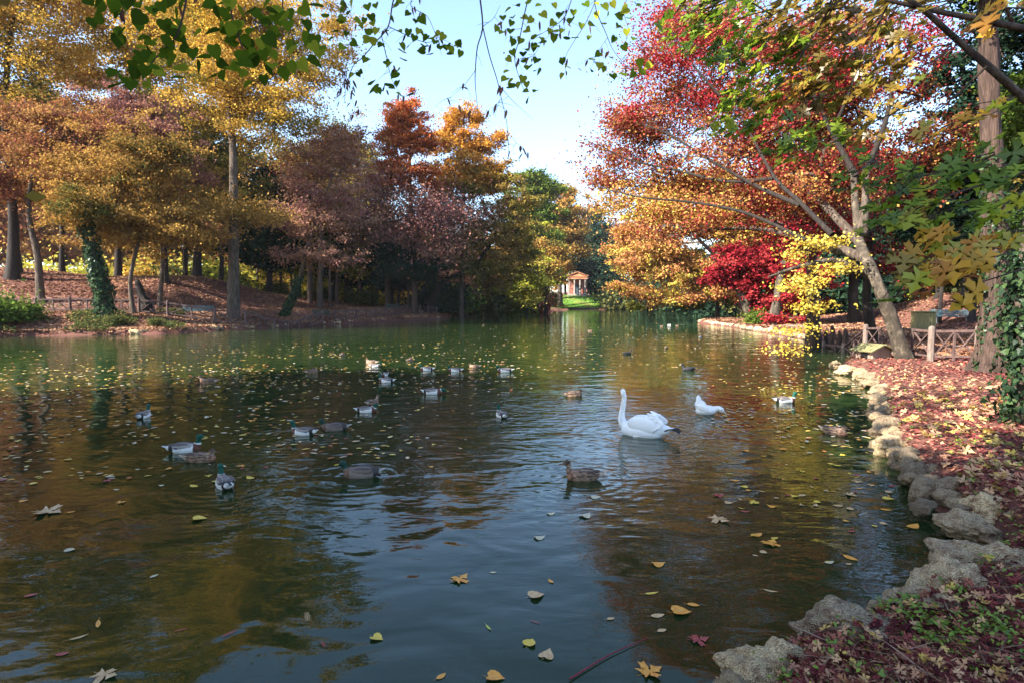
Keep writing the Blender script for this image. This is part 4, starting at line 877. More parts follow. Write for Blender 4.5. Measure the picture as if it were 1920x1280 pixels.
ROCKS = [rock_mesh(i + 1) for i in range(7)]; ROCKS_L = [rock_mesh(i + 20, 3) for i in range(4)]
def rock(px, py, wpx, ratio=0.62, z=0.10, i=0, rz=0.0, label=None, group='rocks edging the right bank', low=False, deep=0.9):
    c = W(px, py, z); s = wpx / F * c[1] / 2 * 1.0
    o = mobj('shore_rock', (ROCKS_L if low else ROCKS)[i % (4 if low else 7)], None, c); o.scale = (s, s * deep, s * ratio); o.rotation_euler = (0.15 * math.sin(i * 2.1), 0.2 * math.sin(i * 1.3), rz)
    tag(o, label, 'rock', group); return o
near = [(1440, 1268, 130, .75, 'jagged grey rock cut by the bottom edge, leftmost on the near bank'), (1378, 1292, 80, .6, 'low rock at the bottom edge left of the jagged grey one'), (1508, 1232, 75, .6, 'small brown rock between the jagged grey rock and the big humped one'),
        (1598, 1205, 165, .62, 'large humped mossy rock on the near bank with weeds in front'), (1672, 1165, 90, .55, 'rock just up the bank from the large humped mossy one'), (1732, 1152, 120, .6, 'broad pitted rock with a dark cleft on the near bank'), (1775, 1112, 130, .6, 'long grey rock rising from the water on the near bank'),
        (1845, 1068, 130, .6, 'rough grey rock where the near bank meets the far rock row'), (1905, 1085, 110, .6, 'flat grey rock at the right edge of the near bank'), (1560, 1180, 60, .5, 'small rock touching the water beside the humped one')]
for i, (x, y, w, r, lb) in enumerate(near): rock(x, y, w * 1.25, r, 0.24, i, i * 1.7, lb, 'rocks of the near bank', deep=0.75)
row = [(1872, 968, 118, .72, 'big round lichened boulder at the right edge'), (1925, 985, 90, .8, 'boulder cut by the right edge beside the round one'), (1815, 990, 100, .5, 'low brown stone at the waterline below the round boulder'), (1790, 930, 80, .75, 'warm brown boulder left of the big round one'), (1742, 925, 62, .7, 'knobbly grey stone at the waterline'),
       (1760, 895, 70, .7, 'pale stone under tan leaves'), (1715, 893, 58, .9, 'dark grey stone tight against the water'), (1700, 862, 62, .7, 'brightly sunlit cream stone above the dark grey one'), (1672, 838, 62, .7, 'cream stone in full sun in the middle of the row'), (1665, 806, 58, .8, 'whitest sunlit stone of the row'), (1690, 790, 50, .7, 'sunlit stone set back from the water'),
       (1655, 780, 44, .8, 'grey stone in shade above the whitest one'), (1650, 757, 40, .8, 'bluish grey stone with weeds on top'), (1655, 735, 42, .7, 'pale yellow stone before the bend of the shore'), (1632, 718, 34, .6, 'flat pale stone at the bend of the shore'), (1612, 706, 30, .6, 'small pale stone beyond the bend'), (1588, 695, 34, .6, 'cream stone sticking out in the water'), (1566, 684, 22, .6, 'smallest stone near the hut by the water'),
       (1730, 950, 44, .6, 'reddish wet stone half under water')]
for i, (x, y, w, r, lb) in enumerate(row): rock(x, y, w, r, 0.12, i + 3, i * 2.3, lb)
k = 0
rr = np.random.default_rng(12)
def edge_rocks(pts, step, size, lb, grp, low=True, z=0.12):
    pts = np.array(pts)
    for a, b in zip(pts[:-1], pts[1:]):
        L = np.linalg.norm(b - a); n = max(1, int(L / step))
        for j in range(n):
            q = a + (b - a) * (j + rr.random() * 0.6) / n; s = size * rr.uniform(0.6, 1.25)
            o = mobj('edging_stone', ROCKS_L[rr.integers(4)], None, (q[0] + rr.normal() * 0.08, q[1] + rr.normal() * 0.08, z)); o.scale = (s, s, s * rr.uniform(.5, .8)); o.rotation_euler = (0, 0, rr.random() * 6.28)
            tag(o, lb, 'stone', grp)
def wpts(l): return [W(*q)[:2] for q in l]
edge_rocks(wpts([(250, 627), (400, 620), (500, 615), (600, 609), (700, 603.5), (830, 597.5)]), 0.62, 0.36, 'dark mossy stone in the low kerb along the left bank waterline', 'kerb stones of the left bank')
edge_rocks(wpts([(1080, 580.6), (1140, 580.6), (1200, 580)]), 1.2, 0.5, 'pale stone edging the water below the lawn', 'kerb stones below the lawn')
edge_rocks(wpts([(1308, 604), (1340, 609), (1380, 614), (1420, 621), (1480, 629), (1530, 639)]), 0.8, 0.33, 'small sunlit mossy stone at the foot of the low crimson maple', 'kerb stones of the maple point')
edge_rocks(wpts([(1612, 702), (1645, 728), (1652, 775), (1662, 822), (1692, 864), (1716, 905), (1752, 946), (1808, 982), (1870, 1008)]), 0.22, 0.13, 'small tan stone wedged between the larger rocks of the right bank', 'small stones between the right bank rocks', z=0.16)
# cypress knees
for i, (px, py, w, h) in enumerate([(1536, 642, 12, 30), (1548, 645, 14, 26), (1560, 648, 16, 38), (1573, 650, 14, 30), (1584, 652, 18, 36), (1597, 655, 12, 24), (1526, 638, 10, 18), (1566, 652, 9, 16), (1590, 657, 9, 14), (1550, 636, 10, 22)]):
    c = W(px, py, 0.05); s = c[1] / F
    V, Fq = tube(catmull([[0, 0, -.3], [0.02, 0, h * s * .5], [-0.02, 0, h * s]], 8), np.array([1.3, 1.1, .8, .62, .55, .5, .42, .2]) * w * s / 2, 8, 0.3, None, i)
    o = mobj('cypress_knee', np_mesh('cypress_knee', V, [Fq, np.arange(56, 64).reshape(1, 8)], BARK_R, smooth=True), None, c); tag(o, 'knobbly grey-brown root knee rising at the water below the cypress', 'root', 'root knees of the swamp cypress')

# ------------------------------------------------------------------ fences
WOODR = noisemat('fence_wood', [(0.3, (0.05, 0.03, 0.028)), (0.6, (0.12, 0.075, 0.065)), (0.8, (0.20, 0.13, 0.11))], scale=4, rough=0.9, stretch=(2, 2, 1))
WOODP = noisemat('fence_post_wood', [(0.3, (0.10, 0.07, 0.055)), (0.6, (0.20, 0.15, 0.125)), (0.8, (0.28, 0.22, 0.18))], scale=6, rough=0.9, bump=.5, bscale=20, stretch=(3, 3, .6))
def fence(label, pts, h=1.0, pw=0.14, pm=None, loc=None, rw=0.06, mid=True):
    """pts: list of (x,y) of the main posts"""
    pm = pm or WOODR
    P3 = [np.array([x, y, Hs(x, y)]) for x, y in pts]
    root = empty('wooden_fence', P3[0]); tag(root, label, 'fence'); o0 = P3[0]
    for p in P3:
        m = MB(); q = p - o0
        m.lathe(q + [0, 0, -0.2], [(pw * .55, 0), (pw * .5, h * 0.6 + .2), (pw * .5, h + 0.2), (pw * .42, h + 0.26), (pw * .1, h + 0.29)], 9); m.build('post', pm, root)
    for a, b in zip(P3[:-1], P3[1:]):
        a = a - o0; b = b - o0; d = (b - a) / np.linalg.norm(b - a); a2 = a + d * pw * .5; b2 = b - d * pw * .5; up = np.array([0, 0, 1.0])
        for z, w in ((h * 0.92, rw * 1.2), (h * 0.16, rw)):
            m = MB(); m.beam(a2 + up * z, b2 + up * z, w, w); m.build('rail', WOODR, root)
        c = (a + b) / 2
        if mid:
            m = MB(); m.beam(c + up * 0.02, c + up * (h * 0.92 - rw * .6), rw, rw * 1.01); m.build('picket', WOODR, root)
        segs = [(a2, c - d * rw * .5), (c + d * rw * .5, b2)] if mid else [(a2, b2)]
        nrm = np.array([-d[1], d[0], 0]) * (rw * 0.32)
        for s, e in segs:
            m = MB(); m.beam(s + up * h * .88 + nrm, e + up * h * .2 + nrm, rw * .6, rw * .6); m.build('brace', WOODR, root)
            m = MB(); m.beam(s + up * h * .2 - nrm, e + up * h * .88 - nrm, rw * .6, rw * .6); m.build('brace', WOODR, root)
    return root
fence('long rustic fence with crossed braces along the left bank, bench behind it', [at(p, d) for p, d in [(-75, 45.6), (-10, 46), (69, 46.4), (133, 46.8), (196, 47.2), (262, 47.6), (315, 48.0), (404, 48.8), (460, 49.6), (515, 51.2), (560, 54), (605, 58)]], 1.12, 0.2, rw=0.095)
fence('rustic fence running away past the two far benches on the left bank', [at(p, d) for p, d in [(628, 60.5), (668, 64), (705, 68), (738, 72), (765, 75.5)]], 1.05, 0.17, rw=0.09)
fence('short pale wooden railing at the very point of the left bank', [at(p, d) for p, d in [(788, 79), (803, 79.5), (819, 80)]], 1.05, 0.12, WOODP)
fence('rustic fence with pale posts between the right bank and the path, leaning tree in front', [at(p, d) for p, d in [(1546, 30.5), (1584, 27.2), (1624, 24.0), (1680, 21.0), (1748, 18.7), (1836, 18.2), (1930, 17.8)]], 1.02, 0.19, WOODP)

# ------------------------------------------------------------------ benches
BENCHM = plain('bench_paint', (0.05, 0.095, 0.11), 0.5); IRON = plain('cast_iron', (0.10, 0.10, 0.10), 0.6)  # bench paint darkened to carry the shade in its colour
DGREEN = plain('bench_dark_green', (0.02, 0.045, 0.03), 0.6)
def bench(label, px, d, w, rz, mat, leg=None):
    g = ground_at(px, d); r = empty('park_bench', g, rz); tag(r, label, 'bench')
    m = MB()
    for i in range(4): m.box((0, -0.05 - 0.12 * i + 0.2, 0.44 + 0.005 * i), (w, 0.10, 0.03))
    m.build('seat', mat, r, 0.004)
    m = MB()
    for i in range(4): m.box((0, 0.28 + 0.035 * i, 0.53 + 0.11 * i), (w, 0.03, 0.095))
    m.build('backrest', mat, r, 0.004)
    for s in (-1, 1):
        m = MB(); x = s * (w / 2 - 0.25)
        m.beam((x, -0.22, 0), (x, -0.16, 0.42), .05, .05); m.beam((x, 0.30, 0), (x, 0.20, 0.42), .05, .05); m.beam((x, -0.2, 0.405), (x, 0.24, 0.405), .05, .03); m.beam((x, 0.24, 0.4), (x, 0.425, 0.92), .05, .03)
        m.build('leg', leg or IRON, r, 0.004)
    return r
bench('blue-green slatted bench behind the fence beside the oak, seen from the back', 378, 50.2, 2.7, math.pi - 0.05, BENCHM)
bench('dark green bench behind the fence below the row of bare stems', 607, 61.0, 2.3, math.pi - 0.5, DGREEN)
bench('small dark green bench near the point of the left bank', 739, 75.5, 2.0, math.pi - 0.5, DGREEN)
bench('pale blue-green bench on the path at the right beside the mossy box', 1782, 39.0, 2.1, -0.4, BENCHM, plain('bench_leg', (.3, .3, .28)))

# stone cabinet
CABM = noisemat('mossy_boards', [(0.3, (0.09, 0.075, 0.035)), (0.5, (0.19, 0.16, 0.07)), (0.7, (0.25, 0.23, 0.09))], scale=3, rough=.9, stretch=(6, 6, 0.8))
r = empty('storage_box', ground_at(1731, 37.5), -0.15); r.scale = (1.25, 1.25, 1.35); tag(r, 'tall mossy yellow-green wooden box on the path beside the bench', 'box')
m = MB()
for i in range(7): m.box((-0.39 + 0.13 * i, 0, 0.42), (0.122, 0.55, 0.80))
m.build('panel', CABM, r, 0.006)
m = MB(); m.box((0, 0, 0.85), (1.0, 0.66, 0.05)); m.build('lid', CABM, r, 0.01)
m = MB(); m.box((0, -0.285, 0.15), (0.9, 0.03, 0.07)); m.box((0, -0.285, 0.7), (0.9, 0.03, 0.07)); m.build('batten', CABM, r)
# stone hut with slab roof beside the leaning tree
HUTM = noisemat('hut_plaster', [(0.3, (0.22, 0.14, 0.105)), (0.6, (0.33, 0.23, 0.18)), (0.8, (0.40, 0.31, 0.24))], scale=3, rough=.9, bump=.4, bscale=20)
ROOFM = noisemat('mossy_slab', [(0.3, (0.09, 0.085, 0.04)), (0.5, (0.18, 0.17, 0.075)), (0.7, (0.25, 0.22, 0.12))], scale=4, rough=.9, bump=.6, bscale=14, stretch=(1, 5, 1))
hx, hy = at(1640, 20.3); r = empty('duck_house', (hx, hy, Hs(hx, hy) - 0.08), 0.28); tag(r, 'low pink plaster duck house with a mossy plank gable roof at the waterside', 'duck house')
m = MB(); m.prism([(-0.40, 0), (0.40, 0), (0.40, 0.36), (0, 0.52), (-0.40, 0.36)], -0.35, 0.35); o = m.build('wall', HUTM, r, 0.01); o.rotation_euler = (0, 0, 0)
for s in (-1, 1):
    m = MB()
    for j in range(5): m.beam((s * 0.02, -0.42 + j * 0.19 + .05, 0.555), (s * 0.56, -0.42 + j * 0.19 + .05, 0.33), 0.18, 0.05)
    m.build('roof', ROOFM, r, 0.006)
m = MB(); m.box((-0.412, -0.02, 0.16), (0.02, 0.26, 0.26)); m.build('opening_panel', plain('inside_shade', (0.015, 0.012, 0.01)), r)  # dark panel on the wall paints the shade inside the doorway
st_ = mobj('boundary_stone', ROCKS_L[2], None, P(1475, 622, 38)); st_.scale = (0.16, 0.16, 0.34); st_.location.z = Hs(*at(1475, 38)) + 0.12; tag(st_, 'short upright grey stump-like stone on the sunlit point', 'stone')

# ------------------------------------------------------------------ temple
STONE = noisemat('temple_stone', [(0.3, (0.17, 0.14, 0.12)), (0.6, (0.29, 0.25, 0.22)), (0.8, (0.38, 0.33, 0.29))], scale=1.5, rough=.8)
TERRA = noisemat('temple_terracotta', [(0.3, (0.32, 0.13, 0.06)), (0.6, (0.46, 0.21, 0.11)), (0.8, (0.52, 0.28, 0.16))], scale=1.2, rough=.85)
REDW = noisemat('temple_wall', [(0.3, (0.25, 0.09, 0.065)), (0.6, (0.36, 0.14, 0.10))], scale=1.2, rough=.9)
TD = 186.0; tx, ty = at(1082, TD); tz = P(1082, 552.5, TD)[2]
r = empty('garden_temple', (tx, ty, tz), -0.10); tag(r, 'small classical temple with four white columns and terracotta pediment beyond the lawn', 'temple')
m = MB(); m.box((0, 2.3, -0.6), (6.4, 7.6, 1.2)); m.box((0, -1.65, -0.75), (5.6, .5, .9)); m.box((0, -1.95, -0.95), (5.2, .4, .5)); m.build('base', STONE, r)
for i, x in enumerate((-2.45, -0.85, 0.85, 2.45)):
    m = MB(); m.box((x, -0.9, 0.09), (0.75, 0.75, 0.18)); m.lathe((x, -0.9, 0.18), [(0.33, 0), (0.33, 0.1), (0.27, 0.16), (0.27, 1.6), (0.235, 4.25), (0.25, 4.3), (0.33, 4.42)], 16); m.box((x, -0.9, 4.66), (0.72, 0.72, 0.12)); m.build('column', STONE, r, smooth=False)
m = MB(); m.box((0, 2.2, 5.08), (6.0, 7.0, 0.7)); m.box((0, 2.2, 5.52), (6.5, 7.4, 0.18)); m.build('entablature', TERRA, r)
m = MB(); m.prism([(-3.0, 5.62), (3.0, 5.62), (0, 6.75)], -1.15, -0.85); m.build('pediment', TERRA, r)
for s in (-1, 1):
    m = MB(); m.prism([(0, 6.82), (s * 3.4, 5.62), (s * 3.4, 5.78), (0, 7.05)], -1.5, 5.9); m.build('roof', TERRA, r)
m = MB(); m.box((-1.85, 1.2, 2.36), (2.3, 0.3, 4.7)); m.box((1.85, 1.2, 2.36), (2.3, 0.3, 4.7)); m.box((0, 1.2, 3.96), (1.4, .3, 1.5)); m.box((-2.85, 3.4, 2.36), (0.3, 4.1, 4.7)); m.box((2.85, 3.4, 2.36), (0.3, 4.1, 4.7)); m.box((0, 5.6, 2.36), (6.0, .3, 4.7)); m.build('wall', REDW, r)
m = MB(); m.box((-0.35, 1.26, 1.6), (0.68, 0.08, 3.2)); m.box((0.35, 1.26, 1.6), (0.68, 0.08, 3.2)); m.build('door', plain('temple_door', (0.06, 0.08, 0.10), .5), r, 0.01)
# ------------------------------------------------------------------ birds
def feather_mat(name, rough=0.6, var=0.0, scale=40):
    m, nt, out = newmat(name); L = nt.links
    a = nd(nt, 'ShaderNodeAttribute', attribute_name='colr')
    b = nd(nt, 'ShaderNodeBsdfPrincipled'); b.inputs['Roughness'].default_value = rough; b.inputs['Specular IOR Level'].default_value = 0.25
    if var:
        tc = nd(nt, 'ShaderNodeTexCoord'); n = nd(nt, 'ShaderNodeTexNoise'); n.inputs['Scale'].default_value = scale; n.inputs['Detail'].default_value = 3
        mp = nd(nt, 'ShaderNodeMapping'); mp.inputs['Scale'].default_value = (0.5, 1, 1.4); L.new(tc.outputs['Object'], mp.inputs[0]); L.new(mp.outputs[0], n.inputs['Vector'])
        r = ramp(nt, [(0.42, (1 - var,) * 3), (0.56, (1 + var * .6,) * 3)], n.outputs[0])
        mx = nd(nt, 'ShaderNodeMixRGB', blend_type='MULTIPLY'); mx.inputs[0].default_value = 1
        L.new(a.outputs['Color'], mx.inputs[1]); L.new(r.outputs[0], mx.inputs[2]); L.new(mx.outputs[0], b.inputs['Base Color'])
    else: L.new(a.outputs['Color'], b.inputs['Base Color'])
    L.new(b.outputs[0], out.inputs[0]); return m
FM = feather_mat('feathers', 0.6, 0.12); FHEN = feather_mat('hen_feathers', 0.7, 0.6, 38); FSW = feather_mat('white_feathers', 0.7, 0.03)
BILL_Y = plain('bill_yellow', (0.55, 0.42, 0.05), 0.4); BILL_B = plain('bill_brown', (0.20, 0.09, 0.04), 0.5); BILL_O = plain('bill_orange', (0.7, 0.22, 0.03), .4); BILL_W = plain('bill_pale', (0.7, 0.62, 0.5), .4)
BLACK = plain('eye_black', (0.01, 0.01, 0.01), 0.2)
def ell_bm(bm, c, r, ry=0.0, rz=0.0, sub=3):
    res = bmesh.ops.create_icosphere(bm, subdivisions=sub, radius=1.0)
    M = Matrix.Translation(c) @ Matrix.Rotation(rz, 4, 'Z') @ Matrix.Rotation(ry, 4, 'Y') @ Matrix.Diagonal((*r, 1))
    bmesh.ops.transform(bm, matrix=M, verts=res['verts'])
def tube_bm(bm, pts, rad, n=14, sides=12):
    pts = catmull(pts, n); rr_ = np.interp(np.linspace(0, 1, n), np.linspace(0, 1, len(rad)), rad)
    V, Fq = tube(pts, rr_, sides); vs = [bm.verts.new(v) for v in V]
    for f in Fq: bm.faces.new([vs[i] for i in f])
    bm.faces.new([vs[i] for i in range(sides)][::-1]); bm.faces.new([vs[i] for i in range(len(V) - sides, len(V))])
def remeshed(name, bm, voxel, colf, mat, smooth_it=4):
    me = bpy.data.meshes.new(name + '_src'); bm.to_mesh(me); bm.free()
    o = bpy.data.objects.new(name + '_src', me); COL.objects.link(o)
    md = o.modifiers.new('r', 'REMESH'); md.mode = 'VOXEL'; md.voxel_size = voxel
    ms = o.modifiers.new('s', 'SMOOTH'); ms.iterations = smooth_it; ms.factor = 0.5
    dg = bpy.context.evaluated_depsgraph_get(); ev = o.evaluated_get(dg)
    me2 = bpy.data.meshes.new_from_object(ev); me2.name = name
    bpy.data.objects.remove(o); bpy.data.meshes.remove(me)
    n = len(me2.vertices); co = np.zeros(n * 3, dtype=np.float32); me2.vertices.foreach_get('co', co); co = co.reshape(-1, 3)
    col = np.ones((n, 4), dtype=np.float32); col[:, :3] = colf(co)
    a = me2.attributes.new('colr', 'FLOAT_COLOR', 'POINT'); a.data.foreach_set('color', col.ravel())
    me2.materials.clear(); me2.materials.append(mat); me2.polygons.foreach_set('use_smooth', [True] * len(me2.polygons)); return me2
def setc(c, mask, v): c[mask] = v
def make_duck(kind, pose='up'):
    """forward is +X, waterline z=0, about 0.55 m long"""
    head = dict(up=((.20, 0, .215), [(.10, 0, .06), (.165, 0, .10), (.175, 0, .16), (.195, 0, .21)]), mid=((.215, 0, .170), [(.10, 0, .06), (.17, 0, .09), (.19, 0, .13), (.21, 0, .165)]), low=((.275, 0, .095), [(.10, 0, .06), (.18, 0, .09), (.23, 0, .105), (.27, 0, .095)]), rest=((.155, 0, .150), [(.08, 0, .07), (.13, 0, .09), (.15, 0, .12), (.155, 0, .14)]), back=((.06, 0.03, .155), [(.10, 0, .06), (.14, 0.02, .11), (.10, 0.03, .15), (.06, 0.03, .155)]))[pose]
    hc, nk = head; bm = bmesh.new()
    ell_bm(bm, (-.01, 0, .04), (.20, .102, .092)); ell_bm(bm, (.11, 0, .04), (.095, .085, .078)); ell_bm(bm, (-.15, 0, .058), (.12, .07, .052), 0.14)
    ell_bm(bm, (-.255, 0, .088), (.075, .04, .013), 0.22); tube_bm(bm, nk, [.072, .050, .034, .034])
    ell_bm(bm, hc, (.052, .039, .042)); fx = -1 if pose == 'back' else 1
    ell_bm(bm, (hc[0] + fx * .03, hc[1], hc[2] - .01), (.028, .022, .020))
    def colf(p):
        n = len(p); x, y, z = p[:, 0], p[:, 1], p[:, 2]
        dn = np.min(np.linalg.norm(p[:, None] - catmull(nk, 12)[None], axis=2), axis=1); tn = np.argmin(np.linalg.norm(p[:, None] - catmull(nk, 12)[None], axis=2), axis=1) / 11
        dh = np.linalg.norm(p - np.array(hc), axis=1)
        headm = (dh < .062) | ((tn > .54) & (dn < .055)); ring = (tn > .44) & (tn <= .54) & (dn < .055) & ~headm; breast = ((x > .115) & ~headm & ~ring)
        c = np.zeros((n, 3))
        if kind == 'drake':
            c[:] = (.42, .40, .37); c[np.abs(y) > .06] = (.78, .76, .73); c[(np.abs(y) < .035) & (z > .085)] = (.20, .16, .14)
            c[breast] = (.12, .045, .03); c[x < -.155] = (.03, .03, .035); c[(x < -.215)] = (.72, .70, .66); c[(x < -.20) & (np.abs(y) < .018) & (z > .09)] = (.03, .03, .04)
            c[ring] = (.75, .73, .7); c[headm] = (.006, .07, .045)
        elif kind == 'dark':
            c[:] = (.16, .12, .10); c[np.abs(y) > .06] = (.22, .17, .14); c[breast] = (.16, .09, .065); c[x < -.17] = (.05, .045, .045); c[x < -.235] = (.35, .32, .28); c[ring] = (.2, .16, .13); c[headm] = (.01, .04, .028)
        elif kind == 'hen':
            c[:] = (.26, .165, .11); c[breast] = (.24, .12, .075); c[x < -.2] = (.42, .32, .24); c[headm] = (.17, .10, .065); c[headm & (z < hc[2] - .012)] = (.30, .2, .14); c[headm & (z > hc[2] + .018)] = (.07, .045, .035)
        elif kind == 'coot':
            c[:] = (.022, .022, .026); c[x < -.22] = (.05, .05, .05)
        else:
            c[:] = (.78, .77, .74)
        return c
    mat = {'dark': FM, 'drake': FM, 'hen': FHEN, 'coot': FM, 'white': FSW}[kind]
    nm = {'dark': 'mallard_drake', 'drake': 'mallard_drake', 'hen': 'mallard_hen', 'coot': 'coot', 'white': 'white_duck'}[kind]
    r = empty(nm, (0, 0, 0)); mobj('body', remeshed('body', bm, .0085, colf, mat), r)
    wc = {'dark': ((.17, .13, .11), (.08, .06, .055)), 'drake': ((.34, .31, .29), (.12, .095, .085)), 'hen': ((.22, .14, .095), (.12, .08, .06)), 'coot': ((.03, .03, .034), (.02, .02, .022)), 'white': ((.8, .79, .76), (.74, .73, .7))}[kind]
    for s in (-1, 1):
        bm = bmesh.new(); ell_bm(bm, (-.03, s * .068, .088), (.145, .034, .048), 0.05, s * -.09); ell_bm(bm, (-.16, s * .032, .105), (.085, .014, .018), 0.06, s * .16)
        def wcol(p, wc=wc):
            c = np.tile(np.array(wc[0]), (len(p), 1)); c[p[:, 2] > .112] = wc[1]; c[p[:, 0] < -.15] = wc[1]
            if kind == 'drake': c[(p[:, 0] < -.08) & (p[:, 0] > -.13) & (p[:, 2] < .08)] = (.05, .06, .2)
            return c
        mobj('wing', remeshed('wing', bm, .0075, wcol, mat), r)
    bm = bmesh.new(); ell_bm(bm, (hc[0] + fx * .076, hc[1], hc[2] - .014), (.038, .016, .010), fx * .15, 0, 2)
    me = bpy.data.meshes.new('bill'); bm.to_mesh(me); bm.free(); me.materials.append({'dark': BILL_Y, 'drake': BILL_Y, 'hen': BILL_B, 'coot': BILL_W, 'white': BILL_O}[kind]); me.polygons.foreach_set('use_smooth', [True] * len(me.polygons)); mobj('bill', me, r)
    for s in (-1, 1):
        bm = bmesh.new(); ell_bm(bm, (hc[0] + fx * .018, hc[1] + s * .035, hc[2] + .010), (.006, .004, .006), 0, 0, 1)
        me = bpy.data.meshes.new('eye'); bm.to_mesh(me); bm.free(); me.materials.append(BLACK); mobj('eye', me, r)
    return r
PROTO = {}
def duck(kind, pose, px, py, heading, label, s=1.0, group=None, ring=0.0):
    """heading: direction of the bill in degrees, 0 = picture right, 90 = away from the camera"""
    key = (kind, pose)
    if key not in PROTO: o = PROTO[key] = make_duck(kind, pose)
    else: o = copy_tree(PROTO[key])
    p = W(px, py); o.location = (p[0], p[1], 0.0); o.rotation_euler = (0, 0, math.radians(heading)); o.scale = (s, s, s)
    tag(o, label, 'duck' if kind != 'coot' else 'coot', group or {'dark': 'mallard drakes on the pond', 'drake': 'mallard drakes on the pond', 'hen': 'brown ducks on the pond', 'coot': 'black coots on the pond', 'white': 'white waterfowl'}[kind])
    if ring: RINGS.append((p[0], p[1], 0.16, 0.0028 * ring, 0.55))
    return o
duck('drake', 'up', 348, 846, 12, 'large drake swimming right at the left, green head raised, beside a resting brown duck', 1.05, ring=.6)
duck('hen', 'rest', 378, 864, 8, 'brown speckled duck resting just in front of the large drake at the left', 0.95)
duck('drake', 'up', 421, 911, 128, 'drake nearest the left foreground, seen from behind with its yellow bill to the left', 0.98, ring=.8)
duck('drake', 'up', 270, 782, 95, 'drake far left seen straight from behind', 0.95)
duck('drake', 'up', 568, 814, 172, 'drake with a bright white ring leading another drake to the left', 0.95, ring=.8)
duck('dark', 'mid', 626, 806, 184, 'brown-backed drake following close behind another to the left', 1.0, ring=1)
duck('drake', 'mid', 688, 772, 4, 'drake in mid pond swimming right in front of a grey-brown duck', 0.9)
duck('hen', 'up', 699, 757, 60, 'grey-brown duck directly behind the drake swimming right in mid pond', 0.8)
duck('drake', 'up', 724, 716, 178, 'white-flanked drake in front of a second duck, facing left', 0.95)
duck('drake', 'rest', 721, 704, 250, 'duck facing the camera just behind the white-flanked drake', 0.8)
duck('hen', 'back', 642, 667, 80, 'pale small duck farthest left in the lit strip of water', 0.8)
duck('hen', 'back', 586, 699, 40, 'sun-bleached duck among drifting leaves left of the group', 0.9)
duck('hen', 'rest', 696, 682, 160, 'sunlit tan duck partly behind a small drake', 1.05)
duck('drake', 'mid', 704, 687, 10, 'small drake swimming right in front of a sunlit tan duck', 0.8)
duck('hen', 'back', 769, 677, 60, 'sunlit brown duck alone above the line of drakes', 0.8)
duck('drake', 'mid', 800, 694, 180, 'leftmost of the line of small drakes facing left', 0.95)
duck('drake', 'mid', 853, 696, 176, 'middle white-flanked drake of the line facing left', 0.95)
duck('hen', 'rest', 889, 689, 185, 'brown-breasted duck between two white-flanked drakes', 0.8)
duck('drake', 'mid', 946, 697, 178, 'rightmost drake of the line facing left', 1.05)
duck('drake', 'low', 812, 738, -6, 'drake in mid pond stretching its green head low to the right', 1.05, ring=.5)
duck('drake', 'up', 940, 781, 112, 'drake seen from behind at the edge of the bright ripples', 0.9, ring=.5)
duck('hen', 'rest', 1076, 743, 5, 'brown duck with orange bill on the bright ripples left of the swan', 1.0, ring=.7)
duck('dark', 'mid', 676, 893, 183, 'dark drake in the foreground turning left, ringed by ripples', 1.05, ring=.9)
duck('hen', 'up', 1092, 898, 180, 'brown duck alone in the foreground right of centre, facing left', 1.0, ring=1.0)
duck('drake', 'up', 1473, 754, -8, 'drake on the red reflections near the right bank', 1.0, ring=.8)
duck('hen', 'rest', 1566, 814, 300, 'brown duck dozing among floating leaves by the right bank', 1.0)
duck('hen', 'mid', 390, 718, 176, 'brown duck swimming left near the drifting leaves at the left', 1.05)
duck('coot', 'up', 1176, 664, 10, 'small black coot on the reflection left of the tawny duck', 0.85, ring=.3)
duck('coot', 'up', 1290, 694, 180, 'black coot swimming left on the yellow reflection', 0.95, ring=.5)
duck('hen', 'back', 1249, 653, 60, 'tiny tawny duck between the two black coots', 0.7)
duck('drake', 'back', 1313, 633, 60, 'tiny pied duck off the maple point', 0.8)
duck('hen', 'rest', 1107, 621, 0, 'pinkish duck far off on the reflection of the temple', 0.7)
duck('hen', 'rest', 1241, 612, 0, 'leftmost of three far birds below the peach-coloured tree', 0.6)
duck('white', 'rest', 1255, 610, 0, 'white bird in the middle of three far birds', 0.65)
duck('hen', 'rest', 1270, 611, 0, 'rightmost of three far birds below the peach-coloured tree', 0.6)

